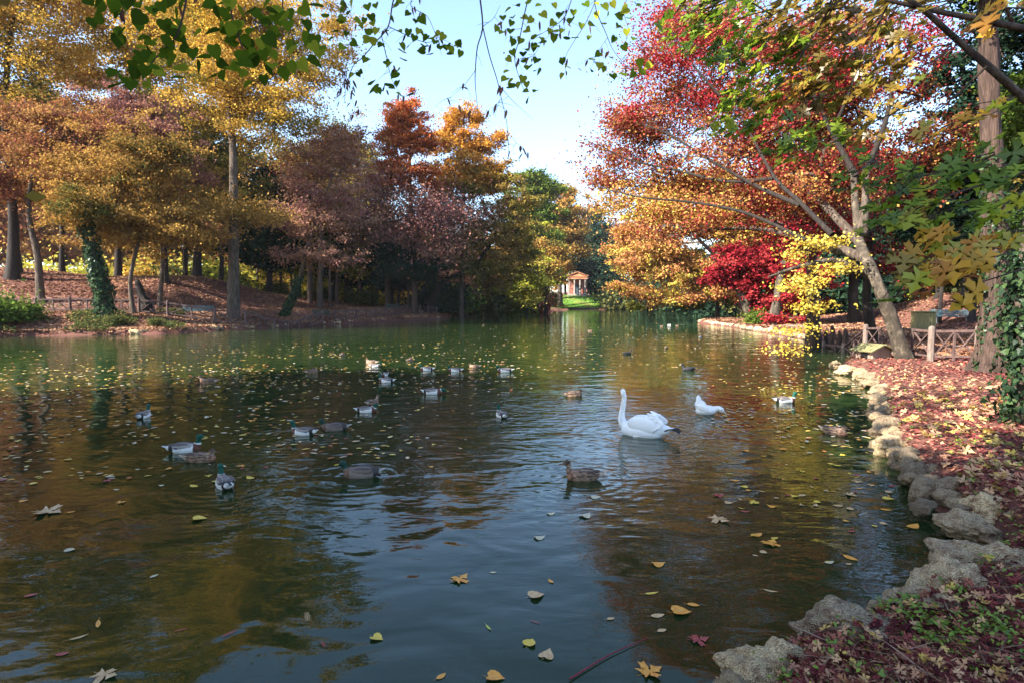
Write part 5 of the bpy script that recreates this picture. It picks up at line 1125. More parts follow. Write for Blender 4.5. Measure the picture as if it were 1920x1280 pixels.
# white duck bending to the water, rear raised
def white_bent(px, py, rz):
    r = empty('white_duck', W(px, py), rz); r.scale = (1.12, 1.2, 1.1); tag(r, 'white domestic duck stooping with its head at the water and tail raised', 'duck', 'white waterfowl')
    bm = bmesh.new(); ell_bm(bm, (-.02, 0, .07), (.19, .12, .10), -.1); ell_bm(bm, (-.12, 0, .16), (.11, .085, .10), .6); ell_bm(bm, (-.15, 0, .24), (.05, .07, .11), -.15)
    tube_bm(bm, [(.10, 0, .09), (.17, -.01, .12), (.22, -.02, .12)], [.07, .05, .05]); ell_bm(bm, (.235, -.02, .105), (.06, .048, .048), .5)
    mobj('body', remeshed('body', bm, .011, lambda p: np.tile(np.array([.85, .84, .82]), (len(p), 1)), FSW), r)
    bm = bmesh.new(); ell_bm(bm, (.30, -.025, .055), (.04, .020, .013), .8, 0, 2); me = bpy.data.meshes.new('bill'); bm.to_mesh(me); bm.free(); me.materials.append(BILL_W); mobj('bill', me, r)
    for s in (-1, 1):
        bm = bmesh.new(); ell_bm(bm, (.255, -.02 + s * .043, .118), (.008, .006, .008), 0, 0, 1); me = bpy.data.meshes.new('eye'); bm.to_mesh(me); bm.free(); me.materials.append(BLACK); mobj('eye', me, r)
        bm = bmesh.new(); ell_bm(bm, (-.07, s * .095, .12), (.14, .03, .065), -.1 + .55, s * .1)
        mobj('wing', remeshed('wing', bm, .01, lambda p: np.tile(np.array([.86, .85, .83]), (len(p), 1)), FSW), r)
    p = r.location; RINGS.append((p[0], p[1], 0.22, 0.005, 0.8)); return r
white_bent(1326, 776, math.radians(-18))
# the swan
def swan(px, py, rz):
    r = empty('white_swan', W(px, py), rz); tag(r, 'white swan with tall upright neck, head turned away, dark foot lifted over its tail', 'swan', None)
    bm = bmesh.new()
    ell_bm(bm, (0, 0, .08), (.36, .19, .17)); ell_bm(bm, (.22, 0, .09), (.17, .14, .15)); ell_bm(bm, (-.28, 0, .12), (.20, .12, .10), .18); ell_bm(bm, (-.46, 0, .15), (.11, .06, .03), .25)
    tube_bm(bm, [(.26, 0, .10), (.37, 0, .20), (.385, 0, .34), (.36, 0, .50), (.345, .0, .64), (.36, .015, .72)], [.11, .075, .052, .045, .043, .045], 24, 14)
    ell_bm(bm, (.375, -.02, .735), (.075, .045, .050), .15, -1.08); ell_bm(bm, (.395, -.06, .72), (.045, .03, .03), .35, -1.08)
    white = lambda p: np.tile(np.array([.88, .88, .87]), (len(p), 1))
    mobj('body', remeshed('body', bm, .012, white, FSW, 6), r)
    for s in (-1, 1):
        bm = bmesh.new(); ell_bm(bm, (-.02, s * .135, .20), (.27, .055, .14), -.12, s * -.04, 4)
        # overlapping feather tips along the raised wing
        for row, (x0, z0, n, L) in enumerate([(-.16, .13, 7, .11), (-.08, .22, 6, .10), (.02, .10, 6, .10)]):
            for i in range(n):
                t = i / (n - 1); ell_bm(bm, (x0 - .13 * math.sin(t * 2.2) - row * -.02, s * (.165 - .05 * t), z0 + .20 * t - .04 * row), (L, .014, .030), .35 - .75 * t, s * -.10, 2)
        ell_bm(bm, (-.13, s * .10, .31), (.16, .05, .055), -.35 + .7, 0, 3)
        mobj('wing', remeshed('wing', bm, .0085, white, FSW, 2), r)
    bm = bmesh.new(); ell_bm(bm, (.425, -.115, .70), (.06, .018, .016), .35, -1.08, 2); me = bpy.data.meshes.new('bill'); bm.to_mesh(me); bm.free(); me.materials.append(BILL_O); mobj('bill', me, r)
    bm = bmesh.new(); ell_bm(bm, (.402, -.07, .742), (.018, .014, .014), 0, 0, 2); me = bpy.data.meshes.new('bill_knob'); bm.to_mesh(me); bm.free(); me.materials.append(BLACK); mobj('bill_knob', me, r)
    # webbed foot held out over the tail: three toes with a web between them
    bm = bmesh.new(); tube_bm(bm, [(-.36, .08, .12), (-.44, .10, .16), (-.50, .11, .18)], [.016, .013, .012], 8, 8)
    for a, L in ((-.35, .15), (0, .18), (.35, .15)):
        tube_bm(bm, [(-.50, .11, .18), (-.50 - L * .5 * math.cos(a), .11 + L * .5 * math.sin(a) * .3, .18 + L * .5 * math.sin(a)), (-.50 - L * math.cos(a), .11 + L * math.sin(a) * .3, .18 + L * math.sin(a) - .02)], [.010, .009, .006], 6, 6)
    v = [bm.verts.new(q) for q in [(-.50, .11, .18), (-.50 - .14 * .94, .11 - .016, .18 - .065), (-.665, .11, .165), (-.50 - .14 * .94, .11 + .016, .18 + .035)]]
    bm.faces.new(v); me = bpy.data.meshes.new('foot'); bm.to_mesh(me); bm.free(); me.materials.append(plain('foot_grey', (.07, .065, .075), .6)); mobj('foot', me, r)
    p = r.location; RINGS.append((p[0], p[1], 0.24, 0.004, 1.1)); return r
sw = swan(1206, 816, math.radians(152))
# ------------------------------------------------------------------ leaves floating on the pond
FL_COL = {'yellow': [(0.62, 0.40, 0.04), (0.72, 0.52, 0.08)], 'orange': [(0.66, 0.22, 0.02), (0.74, 0.38, 0.06)], 'tan': [(0.46, 0.26, 0.11), (0.64, 0.44, 0.22)], 'pale': [(0.46, 0.38, 0.22), (0.62, 0.54, 0.36)], 'red': [(0.26, 0.03, 0.03), (0.42, 0.08, 0.06)], 'green': [(0.32, 0.38, 0.05), (0.5, 0.5, 0.08)]}  # 'pale' puts the sky glint of glossy leaves into the colour
FLM = {k: noisemat('floating_leaf_' + k, [(0.4, v[0]), (0.62, v[1])], scale=7, rough=0.45, spec=0.4) for k, v in FL_COL.items()}
FROND = (None)
def frond_tmpl():
    V, Fc = [], []; 
    def q(a, b, w):
        a = np.array(a, float); b = np.array(b, float); d = (b - a) / np.linalg.norm(b - a); n = np.array([-d[1], d[0], 0]) * w; m = (a + b) / 2
        i = len(V); V.extend([a, m + n, b, m - n]); Fc.append([i, i + 1, i + 2, i + 3])
    q((-.5, 0, 0), (.5, 0, .02), .02)
    for i in range(9):
        x = -.4 + i * .095; l = .17 - abs(i - 4) * .015
        for s in (-1, 1): q((x, 0, .005), (x + .07, s * l, .02), .026)
    return np.array(V), [np.array(Fc)]
TM = {'maple': MAPLE, 'oval': OVAL, 'heart': HEART, 'frond': frond_tmpl(), 'lance': LANCE}
FLMESH = {}
def fl_mesh(t, c, curl=0):
    k = (t, c, curl)
    if k not in FLMESH:
        V0, F0 = TM[t]; V = V0.copy().astype(float)
        if t != 'frond':
            V[:, 2] = V[:, 2] * (1 if curl == 0 else -0.6) + 0.10 * (V[:, 0]) ** 2 * (1 if curl != 2 else 2.2)
            V, Fs = V, list(F0)
            stalk = np.array([[-.5, .012, .0], [-.5, -.012, 0], [-.78, -.012 + .05, .03], [-.78, .012 + .05, .03]]); Fs.append(np.array([[0, 1, 2, 3]]) + len(V)); V = np.vstack([V, stalk])
        else: Fs = F0
        V[:, 2] -= V[:, 2].min()
        me = np_mesh('floating_leaf', V, Fs, FLM[c]); FLMESH[k] = me
    return FLMESH[k]
def fleaf(px, py, size, t, c, label, group=None, rz=0.0, z=0.004, curl=0, tilt=0.0):
    p = W(px, py); o = mobj('floating_leaf', fl_mesh(t, c, curl), None, (p[0], p[1], z)); o.scale = (size, size, size); o.rotation_euler = (tilt, 0, rz)
    tag(o, label, 'leaf', group or 'leaves floating in the dark foreground water'); return o
CT = {'yellow': 'yellow', 'orange': 'orange', 'tan': 'tan', 'pale': 'whitish', 'red': 'dark red', 'green': 'yellow-green'}
hand = [(865, 1085, .115, 'maple', 'orange', 'orange maple leaf lying flat in the blue water low in the middle'), (1007, 1117, .10, 'heart', 'tan', 'curled tan leaf with stalk, lit bright, below the middle of the blue water'), (925, 1073, .06, 'oval', 'pale', 'small pale leaf upright between the orange maple and the tan curled leaf'),
 (1033, 1090, .055, 'oval', 'orange', 'small orange leaf above the bright curled tan one'), (916, 1177, .085, 'lance', 'green', 'narrow yellow-green leaf near the bottom centre'), (994, 1205, .075, 'heart', 'yellow', 'yellow-orange heart leaf right of the narrow green one'), (708, 1197, .07, 'heart', 'yellow', 'yellow leaf with a red stem lower left of centre'), (1026, 1227, .085, 'heart', 'tan', 'round tan leaf at the bottom right of centre'),
 (1222, 1258, .115, 'maple', 'orange', 'big bright orange leaf at the bottom edge right of centre'), (930, 1271, .085, 'heart', 'orange', 'orange leaf at the bottom edge in the centre'), (606, 1208, .09, 'frond', 'red', 'red feathery frond at the lower left of the blue water'), (1003, 1166, .09, 'frond', 'red', 'red feathery frond right of the narrow green leaf'), (576, 1156, .12, 'frond', 'tan', 'brown frond left of the yellow leaf with a red stem'),
 (430, 1188, .12, 'frond', 'red', 'dull red frond in the dark lower left water'), (1279, 1148, .11, 'heart', 'orange', 'veined orange-tan leaf in the lower right water'), (1233, 1154, .085, 'oval', 'tan', 'round tan leaf just left of the veined orange one'), (1241, 1182, .06, 'oval', 'tan', 'small tan leaf below the pair of orange and tan leaves'), (1313, 1200, .12, 'maple', 'red', 'dark red maple leaf right of the bottom'), (1352, 976, .15, 'maple', 'tan', 'large tan maple leaf right of the blue water'),
 (1419, 1003, .11, 'oval', 'orange', 'orange leaf with raised rim right of the large tan maple'), (1446, 1018, .12, 'maple', 'orange', 'orange maple leaf below the one with raised rim'), (1445, 1108, .09, 'lance', 'tan', 'slim tan leaf in the dark lower right'), (1595, 1046, .11, 'oval', 'orange', 'orange cupped leaf left of the near rocks'), (1555, 1054, .10, 'oval', 'pale', 'whitish oval leaf beside the orange cupped one'), (1712, 987, .15, 'oval', 'orange', 'long rusty leaf near the right rocks'),
 (1236, 1058, .09, 'heart', 'orange', 'orange leaf above the lower right pair'), (1222, 1112, .10, 'lance', 'yellow', 'slim yellow leaf between two orange leaves at the lower right'), (1300, 1134, .075, 'oval', 'orange', 'small orange leaf above the dark red maple leaf'), (133, 1031, .09, 'heart', 'pale', 'whitish green leaf in the left foreground'), (289, 1080, .075, 'oval', 'pale', 'whitish leaf alone in the lower left'), (184, 1171, .10, 'lance', 'orange', 'orange slender leaf in the bottom left'), (148, 1195, .09, 'lance', 'tan', 'thin tan leaf below the orange slender one'),
 (470, 896, .13, 'oval', 'yellow', 'bright yellow leaf behind the drake nearest the left foreground'), (364, 911, .12, 'oval', 'yellow', 'yellow leaf with a pale neighbour left of the foreground drake'), (375, 973, .11, 'heart', 'yellow', 'dull yellow leaf below the foreground drake'), (95, 960, .2, 'maple', 'tan', 'ragged tan leaf clump at the left'), (58, 1116, .09, 'oval', 'red', 'reddish leaf near the left edge'), (117, 1226, .08, 'oval', 'red', 'dark red leaf in the bottom left corner'), (201, 1268, .10, 'maple', 'tan', 'tan maple leaf cut by the bottom edge at the left'),
 (827, 1268, .06, 'oval', 'orange', 'small orange leaf at the bottom left of centre'), (1013, 1008, .11, 'heart', 'pale', 'pale grey leaf pair in the blue water'), (1099, 967, .14, 'heart', 'pale', 'large white leaf under the lone brown duck'), (1118, 932, .12, 'heart', 'pale', 'white round leaf just below the lone brown duck'), (1034, 963, .09, 'heart', 'pale', 'white small round leaf left of the large white one'), (338, 1181, .09, 'frond', 'red', 'faded red frond in the bottom left dark water'), (1145, 1160, .05, 'oval', 'tan', 'tiny tan leaf left of the lower right leaves')]
rf = np.random.default_rng(31)
for h in hand: fleaf(h[0], h[1], h[2] * (1.3 if h[4] in ('orange', 'yellow', 'tan') else 1.0), h[3], h[4], h[5], rz=rf.uniform(-1.2, 1.2), curl=int(rf.integers(0, 3)))
tw = MB()
a_, b_ = W(1068, 1272, .012), W(1216, 1194, .012); m_ = (a_ + b_) / 2 + [0, .03, 0]
V, Fq = tube(catmull([a_ - a_, m_ - a_, b_ - a_], 12), np.linspace(.006, .002, 12), 6); o = mobj('red_twig', np_mesh('red_twig', V, [Fq], plain('twig_red', (.30, .03, .04)), smooth=True), None, a_); tag(o, 'long thin red twig floating at the bottom of the picture', 'twig')
zones = [  # x0,x1,y0,y1,n, sizes, colours
 ((0, 560, 700, 800), 85, (.10, .20), ['pale', 'tan', 'yellow', 'orange', 'orange'], 'among the drifting leaves of the left water'),
 ((0, 560, 800, 960), 34, (.07, .13), ['pale', 'tan', 'yellow', 'orange', 'red'], 'in the dark green water at the left'),
 ((560, 1000, 720, 880), 46, (.07, .12), ['yellow', 'tan', 'orange', 'pale', 'red'], 'in the middle of the pond between the ducks'),
 ((1330, 1680, 760, 960), 70, (.08, .16), ['orange', 'yellow', 'tan', 'red', 'orange', 'tan'], 'on the brown reflections along the right rocks'),
 ((1380, 1760, 880, 1060), 26, (.06, .11), ['orange', 'tan', 'yellow', 'red'], 'near the inlet of the right rocks'),
 ((400, 1500, 900, 1270), 60, (.03, .08), ['orange', 'orange', 'yellow', 'tan', 'red', 'red'], 'in the blue foreground water')]
cnt = len(hand)
for (x0, x1, y0, y1), n, (s0, s1), cs, where in zones:
    for i in range(n):
        for _ in range(20):
            px, py = rf.uniform(x0, x1), rf.uniform(y0, y1); p = W(px, py)
            if sdist(p[0], p[1])[0] < -0.15: break
        c = cs[rf.integers(len(cs))]; t = ['oval', 'maple', 'heart', 'oval', 'lance'][rf.integers(5)]
        if cnt >= 298: break
        cnt += 1
        fleaf(px, py, rf.uniform(s0, s1) * .8, t, c, 'small ' + CT[c] + ' leaf floating ' + where, CT[c] + ' leaves ' + where, rf.uniform(0, 6.28), curl=int(rf.integers(0, 3)))
# the many far ones as one mass
def far_leaves():
    pts = []
    for (x0, x1, y0, y1), n in [((0, 560, 655, 720), 230), ((0, 620, 690, 760), 300), ((380, 820, 640, 720), 320), ((600, 1000, 640, 740), 230), ((820, 1320, 600, 700), 330), ((1300, 1620, 640, 800), 260), ((200, 800, 760, 860), 170), ((0, 300, 770, 900), 120), ((1450, 1650, 700, 900), 200), ((1000, 1350, 600, 640), 120)]:
        k = 0
        while k < n:
            px, py = rf.uniform(x0, x1), rf.uniform(y0, y1); p = W(px, py)
            if lownoise(np.array([[p[0], p[1] * 1.5, 0]]), 2.2, 3)[0] + rf.random() * .5 < 0.5: k += 0.4; continue
            if sdist(p[0], p[1])[0] < -0.2: pts.append((p[0], p[1], 0.012))
            k += 1
    p = np.array(pts); n = len(p)
    V, Fs, t = scatter(OVAL, p, upn(n, 0.03, rf), rf.uniform(.06, .12, n) * (1 + p[:, 1] / 60), tint=rf.random(n), rg=rf)
    PAL['float'] = leafmat('leaf_floating', [(0.28, 0.06, 0.04), (0.55, 0.25, 0.06), (0.68, 0.50, 0.12), (0.60, 0.44, 0.26), (0.60, 0.52, 0.40)], 0.05, 0.06)
    o = mobj('floating_leaves', np_mesh('floating_leaves', V, Fs, PAL['float'], t)); tag(o, 'countless small fallen leaves drifting over the far and middle pond', 'floating leaves', kind='stuff')
    # pale specks of dust and seed on the foreground water
far_leaves()

# ------------------------------------------------------------------ linden branches hanging in at the top
LIND = leafmat('leaf_linden', [(0.05, 0.09, 0.01), (0.10, 0.17, 0.012), (0.20, 0.27, 0.02), (0.42, 0.42, 0.04)], 0.7, 0.0)
BRACT = leafmat('leaf_bract', [(0.08, 0.035, 0.03), (0.16, 0.07, 0.05), (0.22, 0.12, 0.07)], 0.3)
BRM = [np_mesh('seed_bract', LANCE[0], LANCE[1], BRACT, np.full(len(LANCE[0]), t_)) for t_ in (0.1, 0.5, 0.9)]
TWIG = plain('twig_dark', (0.06, 0.04, 0.035), 0.8)
rl = np.random.default_rng(8)
def hanging_leaves(pts, d, size_px, mat, tmpl, name, root, normal=(0.0, -0.9, 0.5), spread=0.55, heading=(0, 0, -1), hs=0.6, tint=None, jit=0.12):
    p = np.array([P(x, y, d + rl.normal() * jit) for x, y in pts]); n = len(p)
    nor = np.array(normal) + rl.normal(size=(n, 3)) * spread; hd = np.array(heading, float) + rl.normal(size=(n, 3)) * hs
    sz = np.asarray(size_px) * d / F * rl.uniform(.8, 1.2, n)
    V, Fs, t = scatter(tmpl, p, nor, sz, hd, tint if tint is not None else rl.random(n), rl)
    V = V - np.array(root.location)
    return mobj(name, np_mesh(name, V, Fs, mat, t), root)
def twigs(root, lines, d, name='twig', mat=None):
    parts = []
    for pts, r0, r1 in lines:
        w = np.array([P(q[0], q[1], d + 0.05 * math.sin(q[0] * .05)) for q in pts]) - np.array(root.location)
        n = max(6, len(pts) * 4); parts.append(tube(catmull(w, n), np.linspace(r0, r1, n), 6, 0.1))
    V, Fs = join_parts(parts); return mobj(name, np_mesh(name, V, Fs, mat or TWIG, smooth=True), root)
def side_twigs(lines, n, L, d):
    out = []
    for _ in range(n):
        pts, r0, r1 = lines[rl.integers(len(lines))]; i = rl.integers(len(pts) - 1); t = rl.random()
        x = pts[i][0] * (1 - t) + pts[i + 1][0] * t; y = pts[i][1] * (1 - t) + pts[i + 1][1] * t; a = rl.uniform(0.2, 2.9); l = L * rl.uniform(.4, 1)
        out.append(([(x, y), (x + math.cos(a) * l * .5, y + math.sin(a) * l * .35), (x + math.cos(a) * l, y + math.sin(a) * l)], 0.0014 * d / 4, 0.0006 * d / 4))
    return out
def near_pts(lines, n, s):
    out = []
    for _ in range(n):
        pts = lines[rl.integers(len(lines))][0]; i = rl.integers(len(pts) - 1); t = rl.random()
        out.append((pts[i][0] * (1 - t) + pts[i + 1][0] * t + rl.normal() * s, pts[i][1] * (1 - t) + pts[i + 1][1] * t + abs(rl.normal()) * s))
    return out
def branch(label, lines, d, leaf_pts, size, nb=0, bs=22, extra=0, nside=8, bract_pts=(), name='linden_branch', dark=0.0, seedy=True, ex_s=10, ex_y=999):
    root = empty(name, P(lines[0][0][0][0], lines[0][0][0][1], d)); tag(root, label, 'branch', 'linden branches hanging in at the top edge')
    sd_ = side_twigs(lines, nside, 40, d); twigs(root, lines + sd_, d)
    lp = list(leaf_pts) + [q for q in near_pts(lines, extra, ex_s) if q[1] < ex_y]
    if lp: hanging_leaves(lp, d, size, LIND, HEART, 'leaves', root, tint=np.clip(rl.random(len(lp)) ** 1.1 - dark, 0, 1))
    bp_ = list(bract_pts) + near_pts(lines + sd_, nb, 5)
    for q in bp_:
        nm = Vector(rl.normal(size=3) * .5 + np.array([0, -.9, .3])).normalized(); hx_ = Vector(rl.normal(size=3) * .25 + np.array([0, 0, -1])); X_ = (hx_ - nm * hx_.dot(nm)).normalized(); Y_ = nm.cross(X_)
        o = mobj('seed_bract', BRM[rl.integers(3)], root); s_ = bs * d / F * rl.uniform(.75, 1.25)
        o.matrix_local = Matrix.Translation(Vector(P(q[0], q[1], d + rl.normal() * .08)) - root.location) @ Matrix((X_, Y_, nm)).transposed().to_4x4() @ Matrix.Diagonal((s_, s_, s_, 1))
    return root
branch('dense dark green linden branch with large heart leaves at the upper left', [([(360, -60), (345, 20), (330, 70), (300, 100), (270, 135), (235, 165)], .006, .0015), ([(440, -60), (432, 10), (445, 60), (455, 90), (480, 130)], .006, .0015), ([(240, -50), (235, 0), (225, 30)], .004, .001), ([(540, -60), (530, 10), (545, 60), (560, 110)], .005, .0012)], 3.1,
 [(170, 5), (185, 8), (212, 12), (232, 28), (285, 22), (262, 10), (305, 15), (318, 5), (333, 32), (345, 5), (392, 12), (410, 25), (430, 8), (456, 25), (500, 10), (520, 40), (470, 60), (540, 50), (562, 25), (590, 12), (575, 50), (333, 45), (337, 60), (322, 57), (278, 80), (281, 93), (313, 85), (320, 80), (370, 65), (398, 62), (430, 75), (433, 58), (350, 90), (362, 103), (405, 100), (435, 85), (460, 80), (490, 85), (508, 78), (282, 112), (256, 128), (214, 138), (213, 163), (246, 162), (279, 160), (300, 136), (335, 124), (330, 147), (375, 132), (396, 146), (420, 142), (455, 110), (490, 108), (510, 125), (536, 140), (465, 160), (496, 152), (570, 125), (552, 95), (590, 80), (600, 100), (250, 145), (230, 150), (290, 130), (380, 110), (420, 120), (440, 130), (475, 100)],
 26, nb=12, bs=26, extra=90, ex_s=32, ex_y=150, nside=12, dark=0.12)
branch('linden spray with yellow-green leaves over the sky gap left of centre', [([(760, -50), (738, 0), (728, 50), (702, 82), (680, 108), (662, 125), (650, 160), (645, 195)], .006, .0015), ([(728, 50), (770, 70), (800, 80), (830, 75), (858, 90)], .003, .001), ([(715, 65), (725, 110), (735, 150), (750, 175)], .003, .001), ([(640, -40), (650, 20), (690, 60)], .004, .001), ([(790, -30), (770, 10), (800, 30), (815, 60), (825, 75)], .003, .001)], 4.4,
 [(690, 15), (683, 40), (690, 60), (705, 12), (645, 10), (640, 40), (655, 25), (671, 42), (697, 35), (735, 38), (670, 117), (677, 137), (700, 155), (703, 165), (711, 172), (697, 174), (748, 178), (736, 165), (754, 112), (750, 60), (766, 63), (776, 73), (791, 65), (798, 73), (822, 65), (815, 80), (829, 70), (845, 95), (861, 84), (862, 102), (838, 90), (730, 160), (745, 158), (665, 82), (690, 75), (640, 90), (627, 60), (612, 30), (620, 75), (650, 65), (748, 5), (742, 12), (705, 60), (660, 10), (700, 45)],
 16, nb=34, bs=16, nside=26, extra=40, ex_s=14)
branch('shrivelled dark seed cluster hanging below the branch left of centre', [([(650, 120), (645, 150), (638, 180), (625, 205)], .002, .001), ([(645, 150), (660, 185), (665, 210)], .0015, .0008)], 4.4, [], 12, nb=34, bs=15, nside=5)
branch('long bare linden twig hanging in the middle of the sky', [([(898, -20), (905, 50), (895, 90), (891, 140), (892, 170), (897, 218)], .006, .0012), ([(905, 50), (918, 105), (932, 150), (940, 185), (950, 230), (953, 270), (954, 300)], .004, .001), ([(935, 160), (960, 188), (978, 205), (998, 224)], .0022, .0008), ([(893, 130), (872, 158), (842, 186)], .0022, .0008), ([(950, 245), (970, 270), (990, 292)], .0018, .0008), ([(940, 185), (925, 205), (917, 222)], .0016, .0008), ([(905, 50), (925, 35), (938, 10)], .002, .0008)], 4.2, [],
 12, nb=6, bs=20, nside=16, bract_pts=[(873, 166), (842, 192), (850, 190), (918, 215), (928, 205), (948, 215), (954, 290), (976, 280), (984, 286), (990, 293), (935, 170), (880, 215), (862, 205), (870, 222)])
branch('linden spray with leaves hanging right of the bare twig', [([(1000, -40), (985, 20), (975, 70), (965, 110), (975, 150), (985, 175)], .005, .0015), ([(1080, -30), (1060, 30), (1030, 55), (1000, 72)], .004, .001), ([(975, 110), (1000, 105), (1020, 75), (1055, 55)], .002, .001), ([(1130, -30), (1100, 40), (1075, 80), (1060, 110), (1062, 150)], .003, .001)], 4.8,
 [(952, 20), (943, 35), (958, 45), (930, 55), (940, 62), (957, 60), (975, 78), (962, 100), (981, 103), (955, 112), (950, 135), (957, 155), (970, 145), (988, 160), (985, 172), (963, 162), (1005, 133), (1005, 115), (990, 128), (1000, 70), (1016, 75), (990, 58), (1030, 60), (1062, 72), (1080, 72), (1040, 12), (990, 5), (1010, 12), (1100, 10), (1050, 30), (1020, 30), (985, 35), (970, 12), (1075, 25), (1090, 50), (1035, 45), (960, 80), (945, 150), (980, 150), (1000, 90)],
 16, nb=26, bs=16, nside=22, extra=25, ex_s=14, bract_pts=[(1062, 138), (1062, 120), (1012, 50), (945, 100)])
branch('thin linden spray in front of the red crown right of the sky gap', [([(1110, -30), (1118, 20), (1135, 60), (1150, 95), (1175, 125), (1200, 150)], .004, .0012), ([(1185, -30), (1170, 20), (1178, 60), (1165, 100)], .003, .001), ([(1140, 70), (1120, 100), (1108, 130)], .002, .0008)], 4.8,
 [(1120, 30), (1130, 45), (1120, 103), (1112, 113), (1124, 125), (1108, 133), (1150, 75), (1160, 30), (1170, 20), (1175, 62), (1165, 140), (1150, 145), (1140, 30), (1135, 15), (1180, 35), (1158, 50), (1190, 75), (1200, 120), (1215, 125), (1185, 140), (1110, 45), (1130, 130), (1150, 110), (1172, 90), (1150, 10), (1195, 10), (1205, 135)],
 16, nb=14, bs=16, nside=10)

# ------------------------------------------------------------------ foreground maple at the upper right
MG = leafmat('leaf_maple_green', [(0.05, 0.10, 0.012), (0.12, 0.20, 0.015), (0.24, 0.34, 0.02), (0.42, 0.44, 0.04)], 0.75, 0.03)
MY = leafmat('leaf_maple_gold', [(0.30, 0.11, 0.03), (0.52, 0.24, 0.03), (0.68, 0.42, 0.04), (0.50, 0.30, 0.06), (0.35, 0.40, 0.05)], 0.75, 0.03)
MO = leafmat('leaf_maple_olive', [(0.10, 0.07, 0.015), (0.20, 0.13, 0.02), (0.32, 0.20, 0.03), (0.22, 0.22, 0.03)], 0.7, 0.03)
def maple_branch(label, lines, d, zones, name='maple_branch', nside=14):
    root = empty(name, P(lines[0][0][0][0], lines[0][0][0][1], d)); tag(root, label, 'branch', 'maple branches reaching in at the upper right')
    tw_ = []
    for (cx, cy, rx, ry, n, size, mat, d2) in zones:
        for _ in range(3): # twigs through the leaf zone
            a = rl.uniform(-.9, .9); x1, y1 = cx - rx * rl.uniform(.5, 1), cy + ry * rl.uniform(.0, .9); tw_.append(([(cx + rx * 1.1, cy - ry * rl.uniform(.3, 1.1)), (cx + rx * .2, cy + rl.normal() * ry * .3), (x1, y1)], .0045 * d / 3.5, .0012))
    twigs(root, lines + tw_, d, 'limb', BARK)
    for (cx, cy, rx, ry, n, size, mat, d2) in zones:
        n = int(n * (1.5 if d > 4 else .95))
        an = rl.random(n) * 6.28; rr_ = np.sqrt(rl.random(n)); pts = [(cx + rx * r_ * math.cos(a) - 0.0 * ry, cy + ry * r_ * math.sin(a) - 0.35 * rx * r_ * math.cos(a)) for a, r_ in zip(an, rr_)]
        hanging_leaves(pts, d2, size * .60 * rl.uniform(.6, 1.35, len(pts)), mat, MAPLE, 'leaves', root, normal=(-.58, -.28, .75), spread=.36, heading=(-.8, -.1, -.5), hs=.45, jit=.25)
    return root
maple_branch('green and olive maple spray spreading over the crimson tree from the top edge', [([(1700, -60), (1560, 10), (1450, 70), (1380, 130)], .012, .003), ([(1560, 10), (1480, 140), (1420, 210)], .008, .002), ([(1700, -60), (1640, 60), (1600, 150), (1560, 230)], .010, .002)], 5.2,
 [(1290, 45, 60, 60, 50, 31, MG, 5.2), (1365, 60, 75, 65, 80, 34, MG, 5.3), (1430, 130, 85, 65, 80, 34, MG, 5.2), (1395, 215, 65, 45, 46, 32, MG, 5.0), (1340, 235, 36, 20, 12, 24, MG, 5.0), (1470, 260, 60, 40, 26, 28, MG, 4.8),
  (1500, 40, 80, 60, 80, 36, MO, 5.4), (1590, 60, 90, 70, 95, 36, MO, 5.4), (1560, 160, 80, 50, 70, 36, MO, 5.2), (1660, 120, 60, 60, 46, 36, MO, 5.2), (1520, 270, 70, 40, 30, 32, MG, 4.8), (1470, 170, 60, 40, 26, 32, MY, 5.0), (1640, 230, 70, 40, 26, 32, MO, 4.8), (1310, 10, 60, 30, 22, 24, MO, 5.4)])
maple_branch('long maple limb crossing the reddish trunk with lime and golden leaves at the right', [([(1990, 240), (1925, 190), (1870, 140), (1800, 80), (1735, 22), (1690, -10)], .028, .012), ([(1990, 70), (1925, 55), (1840, 38), (1740, 18), (1660, 0)], .024, .010), ([(1850, 125), (1780, 190), (1700, 240)], .008, .002)], 3.7,
 [(1800, 60, 60, 40, 10, 44, MY, 3.7), (1870, 30, 50, 40, 9, 46, MY, 3.7), (1740, 110, 40, 40, 8, 40, MY, 3.7), (1770, 240, 50, 30, 9, 44, MY, 3.6), (1840, 200, 60, 30, 7, 44, MY, 3.6), (1900, 180, 40, 20, 5, 46, MG, 3.6), (1720, 20, 60, 30, 14, 38, MO, 3.7)])
maple_branch('lowest maple spray, green above and orange-gold below, at the right', [([(1990, 300), (1900, 330), (1800, 360), (1700, 400), (1620, 440)], .010, .002), ([(1990, 420), (1880, 440), (1790, 460), (1700, 510), (1655, 560)], .009, .002), ([(1990, 480), (1870, 520), (1800, 540)], .006, .002)], 3.2,
 [(1600, 320, 45, 40, 18, 38, MG, 3.5), (1660, 350, 60, 45, 26, 42, MG, 3.4), (1730, 340, 60, 45, 24, 46, MG, 3.3), (1800, 310, 60, 35, 18, 50, MG, 3.2), (1880, 300, 50, 45, 16, 56, MG, 3.0), (1850, 385, 70, 40, 24, 56, MG, 3.0), (1740, 400, 80, 30, 22, 52, MG, 3.1), (1640, 420, 40, 25, 10, 46, MG, 3.3), (1700, 420, 50, 20, 10, 44, MO, 3.3),
  (1750, 455, 55, 32, 20, 58, MY, 3.0), (1800, 500, 60, 34, 22, 62, MY, 2.9), (1740, 520, 55, 30, 14, 56, MY, 3.0), (1860, 470, 50, 35, 12, 60, MY, 2.9), (1680, 500, 30, 30, 9, 50, MO, 3.1), (1820, 560, 30, 16, 5, 56, MY, 2.9), (1690, 550, 40, 16, 4, 60, MG, 2.9), (1900, 420, 30, 40, 7, 56, MG, 2.9)])

# ------------------------------------------------------------------ water, light, sky, camera
build_water()
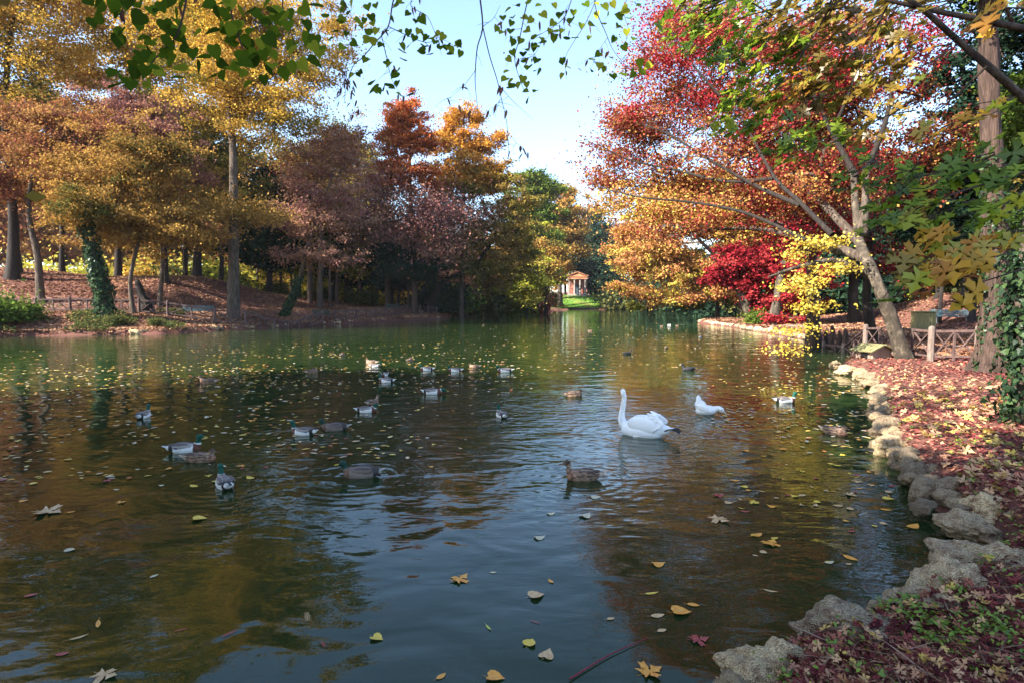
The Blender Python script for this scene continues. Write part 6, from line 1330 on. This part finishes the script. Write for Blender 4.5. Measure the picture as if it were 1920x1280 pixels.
# seeds and specks on the foreground water are part of the leaf mass above
SUN_AZ, SUN_EL = math.radians(-118), math.radians(36)
sv = Vector((math.sin(SUN_AZ) * math.cos(SUN_EL), math.cos(SUN_AZ) * math.cos(SUN_EL), math.sin(SUN_EL)))
ld = bpy.data.lights.new('sun', 'SUN'); ld.energy = 4.7; ld.angle = math.radians(0.5); ld.color = (1.0, 0.93, 0.82)
lo = bpy.data.objects.new('sun', ld); COL.objects.link(lo); lo.rotation_euler = sv.to_track_quat('Z', 'Y').to_euler(); lo.location = (0, 0, 40)
w = bpy.data.worlds.new("World"); scene.world = w; w.use_nodes = True; nt = w.node_tree; nt.nodes.clear()
sky = nt.nodes.new('ShaderNodeTexSky'); sky.sky_type = 'NISHITA'; sky.sun_disc = False; sky.sun_elevation = SUN_EL; sky.sun_rotation = SUN_AZ % (2 * math.pi); sky.air_density = 1.0; sky.dust_density = 0.8; sky.ozone_density = 2.4
bg = nt.nodes.new('ShaderNodeBackground'); bg.inputs['Strength'].default_value = 0.115
wo = nt.nodes.new('ShaderNodeOutputWorld'); nt.links.new(sky.outputs[0], bg.inputs[0]); nt.links.new(bg.outputs[0], wo.inputs[0])
cam = bpy.data.cameras.new('camera'); cam.sensor_width = 36; cam.lens = F / 1920 * 36; cam.clip_end = 2000; cam.clip_start = 0.05
co = bpy.data.objects.new('camera', cam); COL.objects.link(co); co.location = (0, 0, CAMH); co.rotation_euler = (math.pi / 2 - PITCH, 0, 0); scene.camera = co
HAZE = 0.00012
if HAZE:
    hz = MB(); hz.box((0, 125, 39), (420, 330, 84)); hm, hnt, hout = newmat('haze'); pv = hnt.nodes.new('ShaderNodeVolumePrincipled')
    pv.inputs['Density'].default_value = HAZE; pv.inputs['Color'].default_value = (0.92, 0.94, 0.97, 1); pv.inputs['Anisotropy'].default_value = 0.2
    hnt.links.new(pv.outputs[0], hout.inputs['Volume']); ho = hz.build('haze', hm); tag(ho, kind='stuff')
vs = scene.view_settings; vs.view_transform = 'Standard'; vs.look = 'None'; vs.exposure = 2.15; vs.gamma = 1.0
cy = scene.cycles; cy.max_bounces = 6; cy.diffuse_bounces = 2; cy.glossy_bounces = 2; cy.transmission_bounces = 4; cy.transparent_max_bounces = 4; cy.caustics_reflective = False; cy.caustics_refractive = False
cy.use_denoising = True; cy.sample_clamp_indirect = 6
print('leaves', NLEAF[0])
